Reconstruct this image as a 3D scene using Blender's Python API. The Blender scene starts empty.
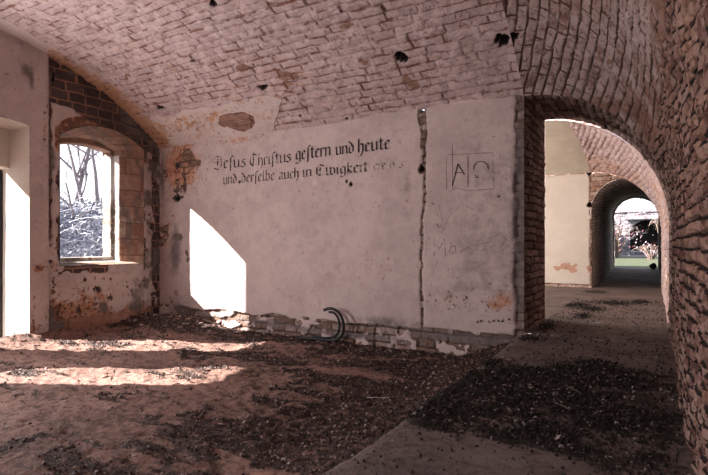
import bpy, bmesh, math, random
import numpy as np
from mathutils import Vector, Matrix, Euler

random.seed(7); RNG = np.random.default_rng(11)
SC = bpy.context.scene
COL = SC.collection

# ------------------------------------------------------------------ measures
D = 6.5                     # distance from the camera to the inscribed partition wall
F = 506.0                   # focal length in pixels of the 708 px wide photograph
YAW = math.radians(30.6)
EYE = 0.1685*D              # eye height over the paved strip
XL = -1.26*D                # inner face of the outer wall (with the window)
XJ = -0.2129*D              # edge of the paved strip = jamb of the passages
XR = 0.0275*D               # right wall
Y0 = -0.115*D               # partition behind the camera
HS = EYE+0.2853*D           # springing of the main vault
DIRT = -0.36
Y1, Y2, Y3, Y4 = D, 1.216*D, 2.19*D, 3.48*D

# ------------------------------------------------------------------ camera
cam = bpy.data.cameras.new('camera'); camo = bpy.data.objects.new('camera', cam); COL.objects.link(camo)
camo.location = (0, 0, EYE); camo.rotation_euler = (math.pi/2, 0, YAW)
cam.sensor_width = 36; cam.lens = F*36/708; cam.shift_y = 7.5/708; cam.clip_start = 0.02; cam.clip_end = 500
SC.camera = camo

# ------------------------------------------------------------------ world, sun, daylight
w = bpy.data.worlds.new('world'); SC.world = w; w.use_nodes = True
nt = w.node_tree; nt.nodes.clear()
wo = nt.nodes.new('ShaderNodeOutputWorld'); wb = nt.nodes.new('ShaderNodeBackground')
tc = nt.nodes.new('ShaderNodeTexCoord'); sx = nt.nodes.new('ShaderNodeSeparateXYZ')
cr = nt.nodes.new('ShaderNodeValToRGB')
nt.links.new(tc.outputs['Generated'], sx.inputs[0]); nt.links.new(sx.outputs['Z'], cr.inputs[0])
cr.color_ramp.elements[0].position = 0.0; cr.color_ramp.elements[0].color = (0.97, 0.97, 1.0, 1)
cr.color_ramp.elements[1].position = 0.7; cr.color_ramp.elements[1].color = (0.72, 0.82, 1.0, 1)
nt.links.new(cr.outputs[0], wb.inputs[0]); wb.inputs[1].default_value = 2.0
nt.links.new(wb.outputs[0], wo.inputs[0])

sun = bpy.data.lights.new('sun', 'SUN'); suno = bpy.data.objects.new('sun', sun); COL.objects.link(suno)
sun.energy = 36.0; sun.angle = math.radians(0.5); sun.color = (1.0, 0.93, 0.86)
suno.rotation_euler = Vector((1, 0.56, -0.69)).to_track_quat('-Z', 'Y').to_euler()

def area(name, loc, direction, sx_, sy_, power, color):
    l = bpy.data.lights.new(name, 'AREA'); o = bpy.data.objects.new(name, l); COL.objects.link(o)
    l.shape = 'RECTANGLE'; l.size = sx_; l.size_y = sy_; l.energy = power; l.color = color
    o.location = loc; o.rotation_euler = Vector(direction).to_track_quat('-Z', 'Y').to_euler()
    return o
# unseen fill lamp added in the archway behind the camera, then daylight of the openings out of frame and those of the next casemate
area('fill_rear_archway', (-0.85, Y0+0.05, 1.35), (-0.25, 1, 0.0), 0.9, 2.4, 24, (1.0, 0.90, 0.84))
area('daylight_left_opening', (XL+0.03, 0.25*D, 1.45), (1, 0.0, 0.16), 1.2, 1.8, 310, (0.98, 0.96, 0.98))
area('daylight_next_room', (XL+0.05, 1.62*D, 1.5), (1, 0, 0), 2.2, 1.8, 720, (1.0, 0.96, 0.92))

SC.view_settings.view_transform = 'Standard'; SC.view_settings.look = 'None'
SC.view_settings.exposure = 0.05; SC.view_settings.gamma = 1.0; SC.view_settings.use_curve_mapping = False

# ------------------------------------------------------------------ numpy noise
def _hash(ix, iy, seed):
    ix = ix.astype(np.int64).astype(np.uint64); iy = iy.astype(np.int64).astype(np.uint64)
    h = (ix*np.uint64(374761393) + iy*np.uint64(668265263) + np.uint64(seed*2654435761 % (2**31))) & np.uint64(0xffffffff)
    h = ((h ^ (h >> np.uint64(13)))*np.uint64(1274126177)) & np.uint64(0xffffffff)
    h = (h ^ (h >> np.uint64(16))) & np.uint64(0xffffff)
    return h.astype(np.float64)/float(0xffffff)
def vn(x, y, seed=0):
    x = np.asarray(x, float); y = np.asarray(y, float)
    x, y = np.broadcast_arrays(x, y)
    ix = np.floor(x); iy = np.floor(y); fx = x-ix; fy = y-iy
    fx = fx*fx*(3-2*fx); fy = fy*fy*(3-2*fy)
    ix += 100000; iy += 100000
    a = _hash(ix, iy, seed); b = _hash(ix+1, iy, seed); c = _hash(ix, iy+1, seed); d = _hash(ix+1, iy+1, seed)
    return (a*(1-fx)+b*fx)*(1-fy)+(c*(1-fx)+d*fx)*fy
def fbm(x, y, seed=0, o=4):
    s = 0; a = 0.5; t = 0
    for k in range(o):
        s = s+a*vn(x*2**k+k*7.3, y*2**k-k*3.1, seed+k); t += a; a *= 0.55
    return s/t
def sstep(a, b, x):
    t = np.clip((x-a)/(b-a), 0, 1); return t*t*(3-2*t)

# ------------------------------------------------------------------ geometry helpers
def pang(px): return YAW-math.atan((px-354)/F)
def on_back(px, py, d=D):                   # point of a wall parallel to the inscribed one
    a = pang(px); x = -d*math.tan(a); zc = d*math.cos(math.atan((px-354)/F))/math.cos(a)
    return x, EYE+(245-py)/F*zc
def on_left(px, py, x=XL):                  # point of the outer wall plane -> (y, z)
    a = pang(px); y = -x/math.tan(a); zc = -x/math.sin(a)*math.cos(math.atan((px-354)/F))
    return y, EYE+(245-py)/F*zc
def on_floor(px, py, z=0.0):
    zc = (EYE-z)*F/(py-245); a = pang(px); r = zc/math.cos(math.atan((px-354)/F))
    return -r*math.sin(a), r*math.cos(a)
def project(P):
    d = P-np.array([0, 0, EYE]); c, s = math.cos(YAW), math.sin(YAW)
    zc = -d[..., 0]*s+d[..., 1]*c; xc = d[..., 0]*c+d[..., 1]*s
    zz = np.where(zc > 0.05, zc, 0.05)
    return 354+F*xc/zz, 245-F*d[..., 2]/zz, zc

def mesh_from(name, V, Fc, mat=None, parent=None, smooth=True, uv=None, attrs=None):
    me = bpy.data.meshes.new(name)
    V = np.asarray(V, dtype=np.float32); Fc = np.asarray(Fc, dtype=np.int32)
    me.vertices.add(len(V)); me.vertices.foreach_set('co', V.ravel())
    k = Fc.shape[1]
    me.loops.add(Fc.size); me.loops.foreach_set('vertex_index', Fc.ravel())
    me.polygons.add(len(Fc)); me.polygons.foreach_set('loop_start', np.arange(0, Fc.size, k, dtype=np.int32))
    if smooth: me.polygons.foreach_set('use_smooth', np.ones(len(Fc), dtype=bool))
    if uv is not None:
        l = me.uv_layers.new(name='UVMap'); l.data.foreach_set('uv', np.asarray(uv, np.float32)[Fc.ravel()].ravel())
    if attrs:
        for an, av in attrs.items():
            a = me.attributes.new(an, 'FLOAT', 'POINT'); a.data.foreach_set('value', np.asarray(av, np.float32).ravel())
    me.update(calc_edges=True); me.validate()
    if mat: me.materials.append(mat)
    o = bpy.data.objects.new(name, me); COL.objects.link(o)
    if parent: o.parent = parent
    return o

def tag(o, label=None, cat=None, group=None, kind=None):
    if label: o['label'] = label
    if cat: o['category'] = cat
    if group: o['group'] = group
    if kind: o['kind'] = kind
    return o
def empty(name, loc, label, cat, group=None, rz=0):
    o = bpy.data.objects.new(name, None); COL.objects.link(o); o.location = loc; o.rotation_euler[2] = rz
    return tag(o, label, cat, group)

class MB:                                    # collects polygons, builds one mesh object
    def __init__(s): s.v = []; s.f = []
    def add(s, V, Fc):
        n = len(s.v); s.v += [tuple(p) for p in V]; s.f += [tuple(i+n for i in f) for f in Fc]
    def tube(s, pts, rad, n=6, cap=True):
        pts = [Vector(p) for p in pts]; rings = []
        if not hasattr(rad, '__len__'): rad = [rad]*len(pts)
        for i, p in enumerate(pts):
            t = (pts[min(i+1, len(pts)-1)]-pts[max(i-1, 0)]).normalized()
            up = Vector((0, 0, 1)) if abs(t.z) < 0.9 else Vector((1, 0, 0))
            a = t.cross(up).normalized(); b = t.cross(a)
            rings.append([p+(a*math.cos(q)+b*math.sin(q))*rad[i] for q in [2*math.pi*k/n for k in range(n)]])
        V = [q for r in rings for q in r]; Fc = []
        for i in range(len(pts)-1):
            for k in range(n): Fc.append((i*n+k, i*n+(k+1) % n, (i+1)*n+(k+1) % n, (i+1)*n+k))
        if cap: Fc += [tuple(range(n))[::-1], tuple((len(pts)-1)*n+k for k in range(n))]
        s.add(V, Fc)
    def build(s, name, mat, parent=None, smooth=True):
        me = bpy.data.meshes.new(name); me.from_pydata([tuple(p) for p in s.v], [], s.f); me.validate()
        if smooth:
            for p in me.polygons: p.use_smooth = True
        me.materials.append(mat); o = bpy.data.objects.new(name, me); COL.objects.link(o)
        if parent: o.parent = parent
        return o

# ------------------------------------------------------------------ materials
def newmat(name):
    m = bpy.data.materials.new(name); m.use_nodes = True; n = m.node_tree
    b = n.nodes['Principled BSDF']; b.inputs['Roughness'].default_value = 0.9
    b.inputs['Specular IOR Level'].default_value = 0.25
    return m, n, b
def N(n, t, **kw):
    x = n.nodes.new(t)
    for k, v in kw.items(): setattr(x, k, v)
    return x
def noise(n, vec, scale, detail=6, rough=0.6, dist=0.0):
    x = N(n, 'ShaderNodeTexNoise'); x.inputs['Scale'].default_value = scale; x.inputs['Detail'].default_value = detail
    x.inputs['Roughness'].default_value = rough; x.inputs['Distortion'].default_value = dist
    if vec is not None: n.links.new(vec, x.inputs['Vector'])
    return x.outputs['Fac']
def ramp(n, fac, a, b):
    x = N(n, 'ShaderNodeMapRange'); x.clamp = True; x.interpolation_type = 'SMOOTHSTEP'
    x.inputs['From Min'].default_value = a; x.inputs['From Max'].default_value = b
    n.links.new(fac, x.inputs['Value']); return x.outputs['Result']
def mth(n, op, a, b=None):
    x = N(n, 'ShaderNodeMath', operation=op)
    for i, v in enumerate((a, b)):
        if v is None: continue
        if isinstance(v, (int, float)): x.inputs[i].default_value = v
        else: n.links.new(v, x.inputs[i])
    return x.outputs[0]
def mixc(n, fac, a, b):
    x = N(n, 'ShaderNodeMix', data_type='RGBA')
    for i, v in ((0, fac), (6, a), (7, b)):
        if isinstance(v, (int, float)): x.inputs[i].default_value = v
        elif isinstance(v, tuple): x.inputs[i].default_value = (*v, 1)
        else: n.links.new(v, x.inputs[i])
    return x.outputs[2]

def masonry(name, bw, bh, wash, wash2, brickA, brickB, joint, ochre=None, joint_w=0.012,
            joint_lo=0.35, joint_hi=0.55, wash_lo=0.35, wash_hi=0.5, plA=(.5,.4,.38), plB=(.4,.3,.28), stain=(.2,.08,.05),
            bump=0.5, spots=(.66,.70), dark_col=(.05,.035,.032), flakes=.575):
    """Brick or stone under flaking whitewash; attribute 'plaster' lays plaster over it, 'aux' brings the second tones."""
    m, n, b = newmat(name); L = n.links
    uv = N(n, 'ShaderNodeUVMap').outputs[0]; pos = N(n, 'ShaderNodeNewGeometry').outputs['Position']
    pl = N(n, 'ShaderNodeAttribute', attribute_name='plaster').outputs['Fac']
    aux = N(n, 'ShaderNodeAttribute', attribute_name='aux').outputs['Fac']
    soot = N(n, 'ShaderNodeAttribute', attribute_name='soot').outputs['Fac']
    br = N(n, 'ShaderNodeTexBrick'); br.offset = 0.5
    wn = N(n, 'ShaderNodeTexNoise'); wn.inputs['Scale'].default_value = 9; wn.inputs['Detail'].default_value = 4; L.new(uv, wn.inputs['Vector'])
    sc = N(n, 'ShaderNodeVectorMath', operation='MULTIPLY_ADD'); L.new(wn.outputs['Color'], sc.inputs[0])
    sc.inputs[1].default_value = (0.016, 0.016, 0); L.new(uv, sc.inputs[2]); L.new(sc.outputs[0], br.inputs['Vector'])
    br.inputs['Color1'].default_value = (0, 0, 0, 1); br.inputs['Color2'].default_value = (1, 1, 1, 1); br.inputs['Mortar'].default_value = (.5, .5, .5, 1)
    br.inputs['Scale'].default_value = 1; br.inputs['Mortar Size'].default_value = joint_w; br.inputs['Mortar Smooth'].default_value = 0.4
    br.inputs['Brick Width'].default_value = bw; br.inputs['Row Height'].default_value = bh
    rnd = br.outputs['Color']; jf = br.outputs['Fac']
    n1 = noise(n, pos, 1.3, 5); n2 = noise(n, pos, 7, 6, 0.65); n3 = noise(n, pos, 38, 4, 0.7); n4 = noise(n, uv, 4.5, 5, .7, .6)
    brick = mixc(n, rnd, brickA, brickB); brick = mixc(n, ramp(n, n3, .35, .7), brick, tuple(c*.6 for c in brickA))
    wcol = mixc(n, ramp(n, n2, .35, .65), wash, wash2)
    if ochre is not None:
        wcol = mixc(n, mth(n, 'MULTIPLY', ramp(n, mth(n, 'ADD', aux, mth(n, 'MULTIPLY', mth(n, 'SUBTRACT', n4, .5), 1.2)), .35, .75), 0.85), wcol, ochre)
    wn_ = mth(n, 'ADD', mth(n, 'MULTIPLY', n4, .6), mth(n, 'MULTIPLY', rnd, .16))
    wn_ = mth(n, 'ADD', wn_, mth(n, 'MULTIPLY', n1, .24))
    wm = ramp(n, wn_, wash_lo, wash_hi)
    bare = N(n, 'ShaderNodeClamp'); L.new(mth(n, 'MULTIPLY', aux, -1.0), bare.inputs[0])
    wm = mth(n, 'MULTIPLY', wm, mth(n, 'SUBTRACT', 1.0, bare.outputs[0]))
    sp2 = ramp(n, noise(n, uv, 13, 5, .75, .8), flakes, flakes+.05)
    wm = mth(n, 'MULTIPLY', wm, mth(n, 'SUBTRACT', 1.0, mth(n, 'MULTIPLY', sp2, .85)))
    c = mixc(n, wm, brick, wcol)
    jm = mth(n, 'MULTIPLY', jf, ramp(n, mth(n, 'ADD', mth(n, 'MULTIPLY', n2, .6), mth(n, 'MULTIPLY', n1, .4)), joint_lo, joint_hi))
    c = mixc(n, jm, c, joint)
    # plaster
    pc = mixc(n, ramp(n, mth(n, 'ADD', mth(n, 'MULTIPLY', n1, .6), mth(n, 'MULTIPLY', n2, .4)), .35, .65), plA, plB)
    if ochre is not None:
        pc = mixc(n, mth(n, 'MULTIPLY', ramp(n, mth(n, 'ADD', aux, mth(n, 'MULTIPLY', mth(n, 'SUBTRACT', n2, .5), 1.6)), .4, .7), .9), pc, ochre)
    st = ramp(n, mth(n, 'ADD', noise(n, pos, 16, 5, .75, .4), mth(n, 'MULTIPLY', aux, .16)), spots[0], spots[1])
    pc = mixc(n, st, pc, stain)
    pe = ramp(n, mth(n, 'ADD', pl, mth(n, 'MULTIPLY', mth(n, 'SUBTRACT', n2, .5), .5)), .45, .52)
    edge = mth(n, 'MULTIPLY', mth(n, 'MULTIPLY', pe, mth(n, 'SUBTRACT', 1.0, pe)), 3.0)
    c = mixc(n, pe, c, pc); c = mixc(n, edge, c, tuple(v*.6 for v in joint))
    so = ramp(n, mth(n, 'ADD', mth(n, 'MULTIPLY', soot, 1.2), mth(n, 'MULTIPLY', mth(n, 'ADD', mth(n, 'SUBTRACT', n2, .5), mth(n, 'MULTIPLY', mth(n, 'SUBTRACT', n3, .5), .5)), 1.5)), .15, .95)
    c = mixc(n, mth(n, 'MULTIPLY', so, mth(n, 'MINIMUM', mth(n, 'MULTIPLY', soot, 1.6), 1.0)), c, dark_col)
    c = mixc(n, ramp(n, soot, 1.2, 1.8), c, (.022, .014, .012))  # values above the stains paint the shade inside holes near-black
    L.new(c, b.inputs['Base Color'])
    # bump
    hb = mth(n, 'ADD', mth(n, 'MULTIPLY', jm, -1.0), mth(n, 'MULTIPLY', rnd, .2)); hb = mth(n, 'ADD', hb, mth(n, 'MULTIPLY', sp2, -.4))
    hb = mth(n, 'ADD', hb, mth(n, 'MULTIPLY', n4, 1.1)); hb = mth(n, 'ADD', hb, mth(n, 'MULTIPLY', n3, .5))
    hp = mth(n, 'ADD', mth(n, 'MULTIPLY', n3, .22), mth(n, 'ADD', mth(n, 'MULTIPLY', n2, .5), mth(n, 'MULTIPLY', st, -.5)))
    mx = N(n, 'ShaderNodeMix', data_type='FLOAT'); L.new(pe, mx.inputs[0]); L.new(hb, mx.inputs[2]); L.new(mth(n, 'ADD', hp, .8), mx.inputs[3])
    bp = N(n, 'ShaderNodeBump'); bp.inputs['Strength'].default_value = bump; bp.inputs['Distance'].default_value = 0.03
    L.new(mx.outputs[0], bp.inputs['Height']); L.new(bp.outputs[0], b.inputs['Normal'])
    return m

WASH = (.53, .395, .38); WASH2 = (.39, .28, .265)
M_VAULT = masonry('whitewashed_vault_stone', .44, .12, WASH, WASH2, (.26, .14, .11), (.36, .20, .15), (.20, .08, .058), ochre=(.46, .24, .13),
                  joint_w=.009, joint_lo=.46, joint_hi=.58, wash_lo=.28, wash_hi=.40, plA=(.56, .45, .42), plB=(.48, .37, .34), bump=.6)
M_PASS = masonry('flaking_passage_stone', .36, .115, (.44, .33, .31), (.34, .245, .225), (.23, .12, .09), (.33, .17, .125), (.09, .04, .03), ochre=(.30, .17, .12),
                 joint_w=.013, joint_lo=.38, joint_hi=.52, wash_lo=.33, wash_hi=.50, flakes=.55, plA=(.5, .4, .38), plB=(.42, .33, .3), bump=.9)
M_TEXTW = masonry('old_plaster', .30, .11, (.36, .28, .255), (.25, .18, .16), (.17, .105, .08), (.27, .17, .13), (.09, .05, .04), ochre=(.50, .25, .15), wash_lo=.46, wash_hi=.60,
                  plA=(.53, .415, .39), plB=(.42, .325, .305), stain=(.24, .08, .06), bump=.6, spots=(.64, .70), dark_col=(.17, .135, .13))
M_OUTER = masonry('stained_plaster_over_brick', .30, .16, (.36, .27, .24), (.2, .15, .14), (.07, .05, .05), (.15, .10, .09), (.34, .19, .13), ochre=(.42, .21, .12),
                  joint_w=.02, joint_lo=.2, joint_hi=.35, wash_lo=.66, wash_hi=.75,
                  plA=(.53, .44, .41), plB=(.42, .34, .32), stain=(.16, .08, .06), bump=.9, spots=(.62, .68), dark_col=(.17, .14, .13))
M_CREAM = masonry('cream_plaster', .30, .12, (.45, .33, .28), (.35, .25, .2), (.3, .15, .1), (.4, .2, .14), (.14, .07, .05), ochre=(.46, .24, .17),
                  plA=(.60, .53, .47), plB=(.54, .47, .41), stain=(.3, .2, .15), bump=.35, spots=(.72, .76))
M_TAN = masonry('tan_plaster', .30, .12, (.45, .33, .28), (.35, .25, .2), (.3, .15, .1), (.4, .2, .14), (.14, .07, .05), plA=(.47, .40, .32), plB=(.40, .335, .27), bump=.3, spots=(.72, .76))
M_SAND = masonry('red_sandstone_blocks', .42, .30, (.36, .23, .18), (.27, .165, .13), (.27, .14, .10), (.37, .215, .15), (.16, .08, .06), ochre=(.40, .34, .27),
                 joint_w=.008, joint_lo=.1, joint_hi=.3, wash_lo=.4, wash_hi=.6, bump=.6, plA=(.72, .69, .66), plB=(.6, .56, .54), dark_col=(.13, .11, .10))
M_ARCHR = masonry('arch_brick', .30, .10, (.34, .24, .21), (.25, .165, .145), (.15, .085, .07), (.24, .13, .10), (.06, .03, .025), ochre=(.35, .2, .14),
                  joint_w=.013, joint_lo=.25, joint_hi=.42, wash_lo=.42, wash_hi=.6, bump=.9)
M_TUNNEL = masonry('grey_tunnel_brick', .26, .085, (.50, .43, .39), (.42, .35, .32), (.30, .24, .21), (.40, .32, .28), (.14, .10, .09),
                   joint_w=.01, joint_lo=.25, joint_hi=.42, wash_lo=.36, wash_hi=.52, bump=.7)
M_RIGHT = masonry('rough_red_brown_stone', .24, .075, (.33, .215, .18), (.22, .13, .105), (.13, .06, .045), (.30, .145, .10), (.020, .010, .009), ochre=(.34, .18, .12),
                  joint_w=.009, joint_lo=.2, joint_hi=.36, wash_lo=.42, wash_hi=.54, bump=1.0, flakes=.54)

def mat_ground(name, ca, cb, cc, scale=1.0, bump=.8, lo=.42, hi=.6, soil=None):
    m, n, b = newmat(name); pos = N(n, 'ShaderNodeNewGeometry').outputs['Position']
    n1 = noise(n, pos, 1.6*scale, 6, .6); n2 = noise(n, pos, 14*scale, 6, .7); n3 = noise(n, pos, 60*scale, 4, .7)
    c = mixc(n, ramp(n, n1, .35, .65), ca, cb); c = mixc(n, ramp(n, mth(n, 'ADD', mth(n, 'MULTIPLY', n2, .7), mth(n, 'MULTIPLY', n1, .3)), lo, hi), c, cc)
    c = mixc(n, mth(n, 'MULTIPLY', ramp(n, n3, .4, .7), .4), c, tuple(v*.45 for v in ca))
    if soil:
        sa = N(n, 'ShaderNodeAttribute', attribute_name='soil').outputs['Fac']
        c = mixc(n, mth(n, 'MULTIPLY', ramp(n, mth(n, 'ADD', sa, mth(n, 'MULTIPLY', mth(n, 'SUBTRACT', n2, .5), 1.4)), .25, .7), .92), c, soil)
    n.links.new(c, b.inputs['Base Color'])
    bp = N(n, 'ShaderNodeBump'); bp.inputs['Strength'].default_value = bump; bp.inputs['Distance'].default_value = .03
    n.links.new(mth(n, 'ADD', n2, mth(n, 'MULTIPLY', n3, .4)), bp.inputs['Height']); n.links.new(bp.outputs[0], b.inputs['Normal'])
    return m
M_DIRT = mat_ground('red_brown_dirt', (.27, .155, .125), (.20, .112, .088), (.085, .046, .038), 1.0, 1.0, .46, .60, soil=(.035, .021, .018))
M_SLAB = mat_ground('worn_concrete', (.205, .155, .142), (.15, .112, .104), (.09, .065, .058), 1.0, .7, .48, .62, soil=(.022, .016, .014))
M_GRASS = mat_ground('rough_grass', (.030, .050, .018), (.045, .062, .028), (.09, .08, .055), 2)
M_BANK = mat_ground('frosty_stone_bank', (.36, .37, .42), (.22, .23, .29), (.07, .07, .10), 1.0, 1.0, .40, .56)
M_EARTH = mat_ground('pale_earth', (.20, .17, .17), (.14, .12, .12), (.13, .11, .10), 1)
M_RUIN = mat_ground('ruin_stone', (.30, .27, .30), (.20, .18, .21), (.10, .09, .10), .5)
def plain(name, col, rough=.8, var=.35, scale=20, metallic=0):
    m, n, b = newmat(name); pos = N(n, 'ShaderNodeTexCoord').outputs['Object']
    c = mixc(n, ramp(n, noise(n, pos, scale, 4), .35, .65), col, tuple(v*(1-var) for v in col))
    n.links.new(c, b.inputs['Base Color']); b.inputs['Roughness'].default_value = rough; b.inputs['Metallic'].default_value = metallic
    return m
def rndmat(name, cols, rough=.8):
    """colour picked per mesh island"""
    m, n, b = newmat(name); g = N(n, 'ShaderNodeNewGeometry'); r = N(n, 'ShaderNodeValToRGB'); r.color_ramp.interpolation = 'CONSTANT'
    e = r.color_ramp.elements
    while len(e) < len(cols): e.new(.5)
    for i, c in enumerate(cols): e[i].position = i/len(cols); e[i].color = (*c, 1)
    n.links.new(g.outputs['Random Per Island'], r.inputs[0]); n.links.new(r.outputs[0], b.inputs['Base Color']); b.inputs['Roughness'].default_value = rough
    return m
M_STONE = plain('stone_chip', (.30, .22, .19), .9, .5, 30)
M_PALE = plain('pale_mortar_lump', (.46, .38, .35), .9, .4, 30)
M_BRICK = plain('broken_brick', (.36, .20, .15), .9, .4, 25)
M_BLACK = plain('black_rubber', (.018, .018, .02), .45, .3)
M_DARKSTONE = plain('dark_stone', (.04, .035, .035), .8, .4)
M_BARK = plain('grey_bark', (.17, .15, .17), .9, .4)
M_TWIG = rndmat('twig', [(.09, .06, .05), (.16, .12, .10), (.28, .23, .20)])
M_LITTER = rndmat('leaf_litter', [(.03, .018, .015), (.05, .03, .025), (.025, .016, .014), (.085, .05, .04), (.035, .022, .019), (.16, .10, .08), (.03, .02, .017), (.04, .025, .02), (.20, .12, .10), (.04, .026, .02), (.06, .035, .03), (.03, .02, .017), (.32, .25, .23)])
M_LITTERD = rndmat('dark_leaf_litter', [(.016, .012, .011), (.028, .020, .018), (.012, .010, .010), (.04, .028, .026), (.022, .016, .015), (.035, .025, .025), (.014, .011, .010), (.022, .016, .016), (.018, .013, .012), (.02, .015, .014), (.03, .022, .02), (.022, .016, .014), (.016, .012, .012), (.05, .04, .036), (.018, .014, .013), (.026, .02, .018), (.24, .19, .18)])
M_RED = plain('red_plastic', (.55, .05, .07), .4, .1)
M_WHITE = plain('white_scrap', (.62, .56, .54), .7, .2)
M_LEAFR = rndmat('reddish_leaves', [(.38, .10, .12), (.42, .30, .34), (.30, .24, .26), (.16, .10, .09), (.36, .27, .30)])
M_LEAFB = rndmat('frosted_bramble', [(.50, .51, .56), (.26, .27, .32), (.07, .07, .10), (.66, .66, .70), (.13, .13, .17)])

# ------------------------------------------------------------------ relief surfaces
def relief(name, P, inside, mat, bw, bh, U=None, V=None, amp=.02, jd=.02, jw=.02, rough=.012, pmask=None, pl_off=.012,
           aux=None, soot=None, warp=.03, holes=(), keep=None, openings=(), seed=1, kind='structure', parent=None, pin='', jsel=(.35, .6)):
    """P: (nv,nu,3) grid; displaced along its normals by courses of stone, plaster patches and holes"""
    nv, nu = P.shape[:2]
    if U is None:
        U = np.zeros((nv, nu)); U[:, 1:] = np.cumsum(np.linalg.norm(np.diff(P, axis=1), axis=2), axis=1)
    if V is None:
        V = np.zeros((nv, nu)); V[1:] = np.cumsum(np.linalg.norm(np.diff(P, axis=0), axis=2), axis=0)
    du = np.gradient(P, axis=1); dv = np.gradient(P, axis=0); Nn = np.cross(du, dv)
    Nn /= np.maximum(np.linalg.norm(Nn, axis=2, keepdims=True), 1e-9)
    flip = np.mean(np.sum(Nn*(np.array(inside)-P), axis=2)) < 0
    if flip: Nn = -Nn
    Uw = U+(fbm(U*2.2, V*2.2, seed, 3)-.5)*warp*2.5+(vn(U*9, V*9, seed+9)-.5)*warp*.6
    Vw = V+(fbm(U*1.6, V*1.6, seed+3, 3)-.5)*warp*2.0+(vn(U*8, V*8, seed+19)-.5)*warp*.5
    r = np.floor(Vw/bh); r0 = np.zeros_like(r)
    Uw = Uw*(.78+.5*_hash(r0+11, r+5000, seed))+_hash(r0+12, r+5000, seed)*bw*1.0
    off = np.where(np.mod(r, 2) == 0, .5*bw, 0); q = (Uw+off)/bw; c = np.floor(q)
    fu = (q-c)*bw; fv = Vw-r*bh
    e = np.minimum(np.minimum(fu, bw-fu), np.minimum(fv, bh-fv)); j = 1-sstep(0, jw, e)
    rnd = _hash(c+5000, r+5000, seed)
    jm = sstep(jsel[0], jsel[1], fbm(U*1.1, V*1.1, seed+21, 3))*.8+.2
    h = (rnd-.5)*amp-j*jd*jm+(fbm(U*12, V*12, seed+5, 3)-.5)*rough*2+(fbm(U*.8, V*.8, seed+7, 3)-.5)*.05
    pm = np.zeros_like(U) if pmask is None else pmask(P, U, V)
    ax = np.zeros_like(U) if aux is None else aux(P, U, V)
    h = h*(1-pm)+pm*(pl_off+(fbm(U*1.5, V*1.5, seed+40, 3)-.5)*.012)
    sm = np.zeros_like(U) if soot is None else soot(P, U, V)
    px, py, zc = project(P)
    for (hx, hy, rw, rh, dep) in holes:           # sockets and broken-out stones, their shade painted into the colour
        k = np.argmin(np.where(zc > .1, (px-hx)**2+(py-hy)**2, 1e12)); ii, jj = divmod(k, nu)
        uu = (U-U[ii, jj])/rw; vv = (V-V[ii, jj])/rh
        rr = np.sqrt(uu**2+vv**2)+(vn(U*30, V*30, 77)-.5)*.7
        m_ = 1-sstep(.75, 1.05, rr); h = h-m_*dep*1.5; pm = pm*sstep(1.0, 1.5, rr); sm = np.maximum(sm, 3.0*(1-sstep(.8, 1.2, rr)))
    wgt = np.ones_like(U); k_ = 4
    fu_ = np.minimum(np.arange(nu)/k_, 1.0); fv_ = np.minimum(np.arange(nv)/k_, 1.0)
    if 'l' in pin: wgt = wgt*fu_[None]
    if 'r' in pin: wgt = wgt*fu_[::-1][None]
    if 't' in pin: wgt = wgt*fv_[:, None]
    if 'b' in pin: wgt = wgt*fv_[::-1][:, None]
    Pd = P+Nn*(h*wgt)[..., None]
    idx = np.arange(nv*nu).reshape(nv, nu)
    Fq = np.stack([idx[:-1, :-1], idx[:-1, 1:], idx[1:, 1:], idx[1:, :-1]], axis=-1).reshape(-1, 4)
    if flip: Fq = Fq[:, ::-1]
    Vv = Pd.reshape(-1, 3).copy()
    ok = np.ones(len(Fq), bool)
    for (axis, poly) in openings:                 # axis: indices of the two plane coordinates
        poly = np.array(poly); flat = P.reshape(-1, 3)[:, axis]
        cen = flat[Fq].mean(axis=1)
        ins = inpoly(cen, poly); ok &= ~ins
        vin = inpoly(flat, poly)
        used = np.zeros(len(Vv), bool); used[Fq[~ins].ravel()] = True
        ids = np.where(vin & used)[0]
        if len(ids):
            dense = np.concatenate([poly[i]+(poly[(i+1) % len(poly)]-poly[i])*np.linspace(0, 1, 30, endpoint=False)[:, None] for i in range(len(poly))])
            for i in ids:
                kk = np.argmin(((dense-flat[i])**2).sum(1)); Vv[i, axis[0]] = dense[kk, 0]; Vv[i, axis[1]] = dense[kk, 1]
    Fq = Fq[ok]
    used = np.zeros(len(Vv), bool); used[Fq.ravel()] = True; remap = np.cumsum(used)-1
    o = mesh_from(name, Vv[used], remap[Fq], mat, parent, True, np.stack([Uw.ravel(), Vw.ravel()], 1)[used],
                  {'plaster': pm.ravel()[used], 'aux': ax.ravel()[used], 'soot': sm.ravel()[used]})
    if kind: o['kind'] = kind
    return o
def inpoly(pts, poly):
    x, y = pts[:, 0], pts[:, 1]; r = np.zeros(len(pts), bool); n = len(poly)
    for i in range(n):
        x1, y1 = poly[i]; x2, y2 = poly[(i+1) % n]
        c = ((y1 > y) != (y2 > y)) & (x < (x2-x1)*(y-y1)/((y2-y1) if y2 != y1 else 1e-12)+x1)
        r ^= c
    return r
def lin(a, b, step): return np.linspace(a, b, max(3, int(abs(b-a)/step)+1))

# main vault: segmental barrel over the whole casemate
RV = .857*D
def Hv(dlt, half):                               # height above springing at distance dlt from the wall
    c = math.sqrt(RV*RV-half*half); return np.sqrt(np.maximum(RV*RV-(dlt-half)**2, 0))-c
HALF1 = .5575*D
def H1(y): return HS+Hv(D-y, HALF1)
HALF2 = (Y3-Y2)/2
def H2(y): return HS+Hv(y-Y2, HALF2)

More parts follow.
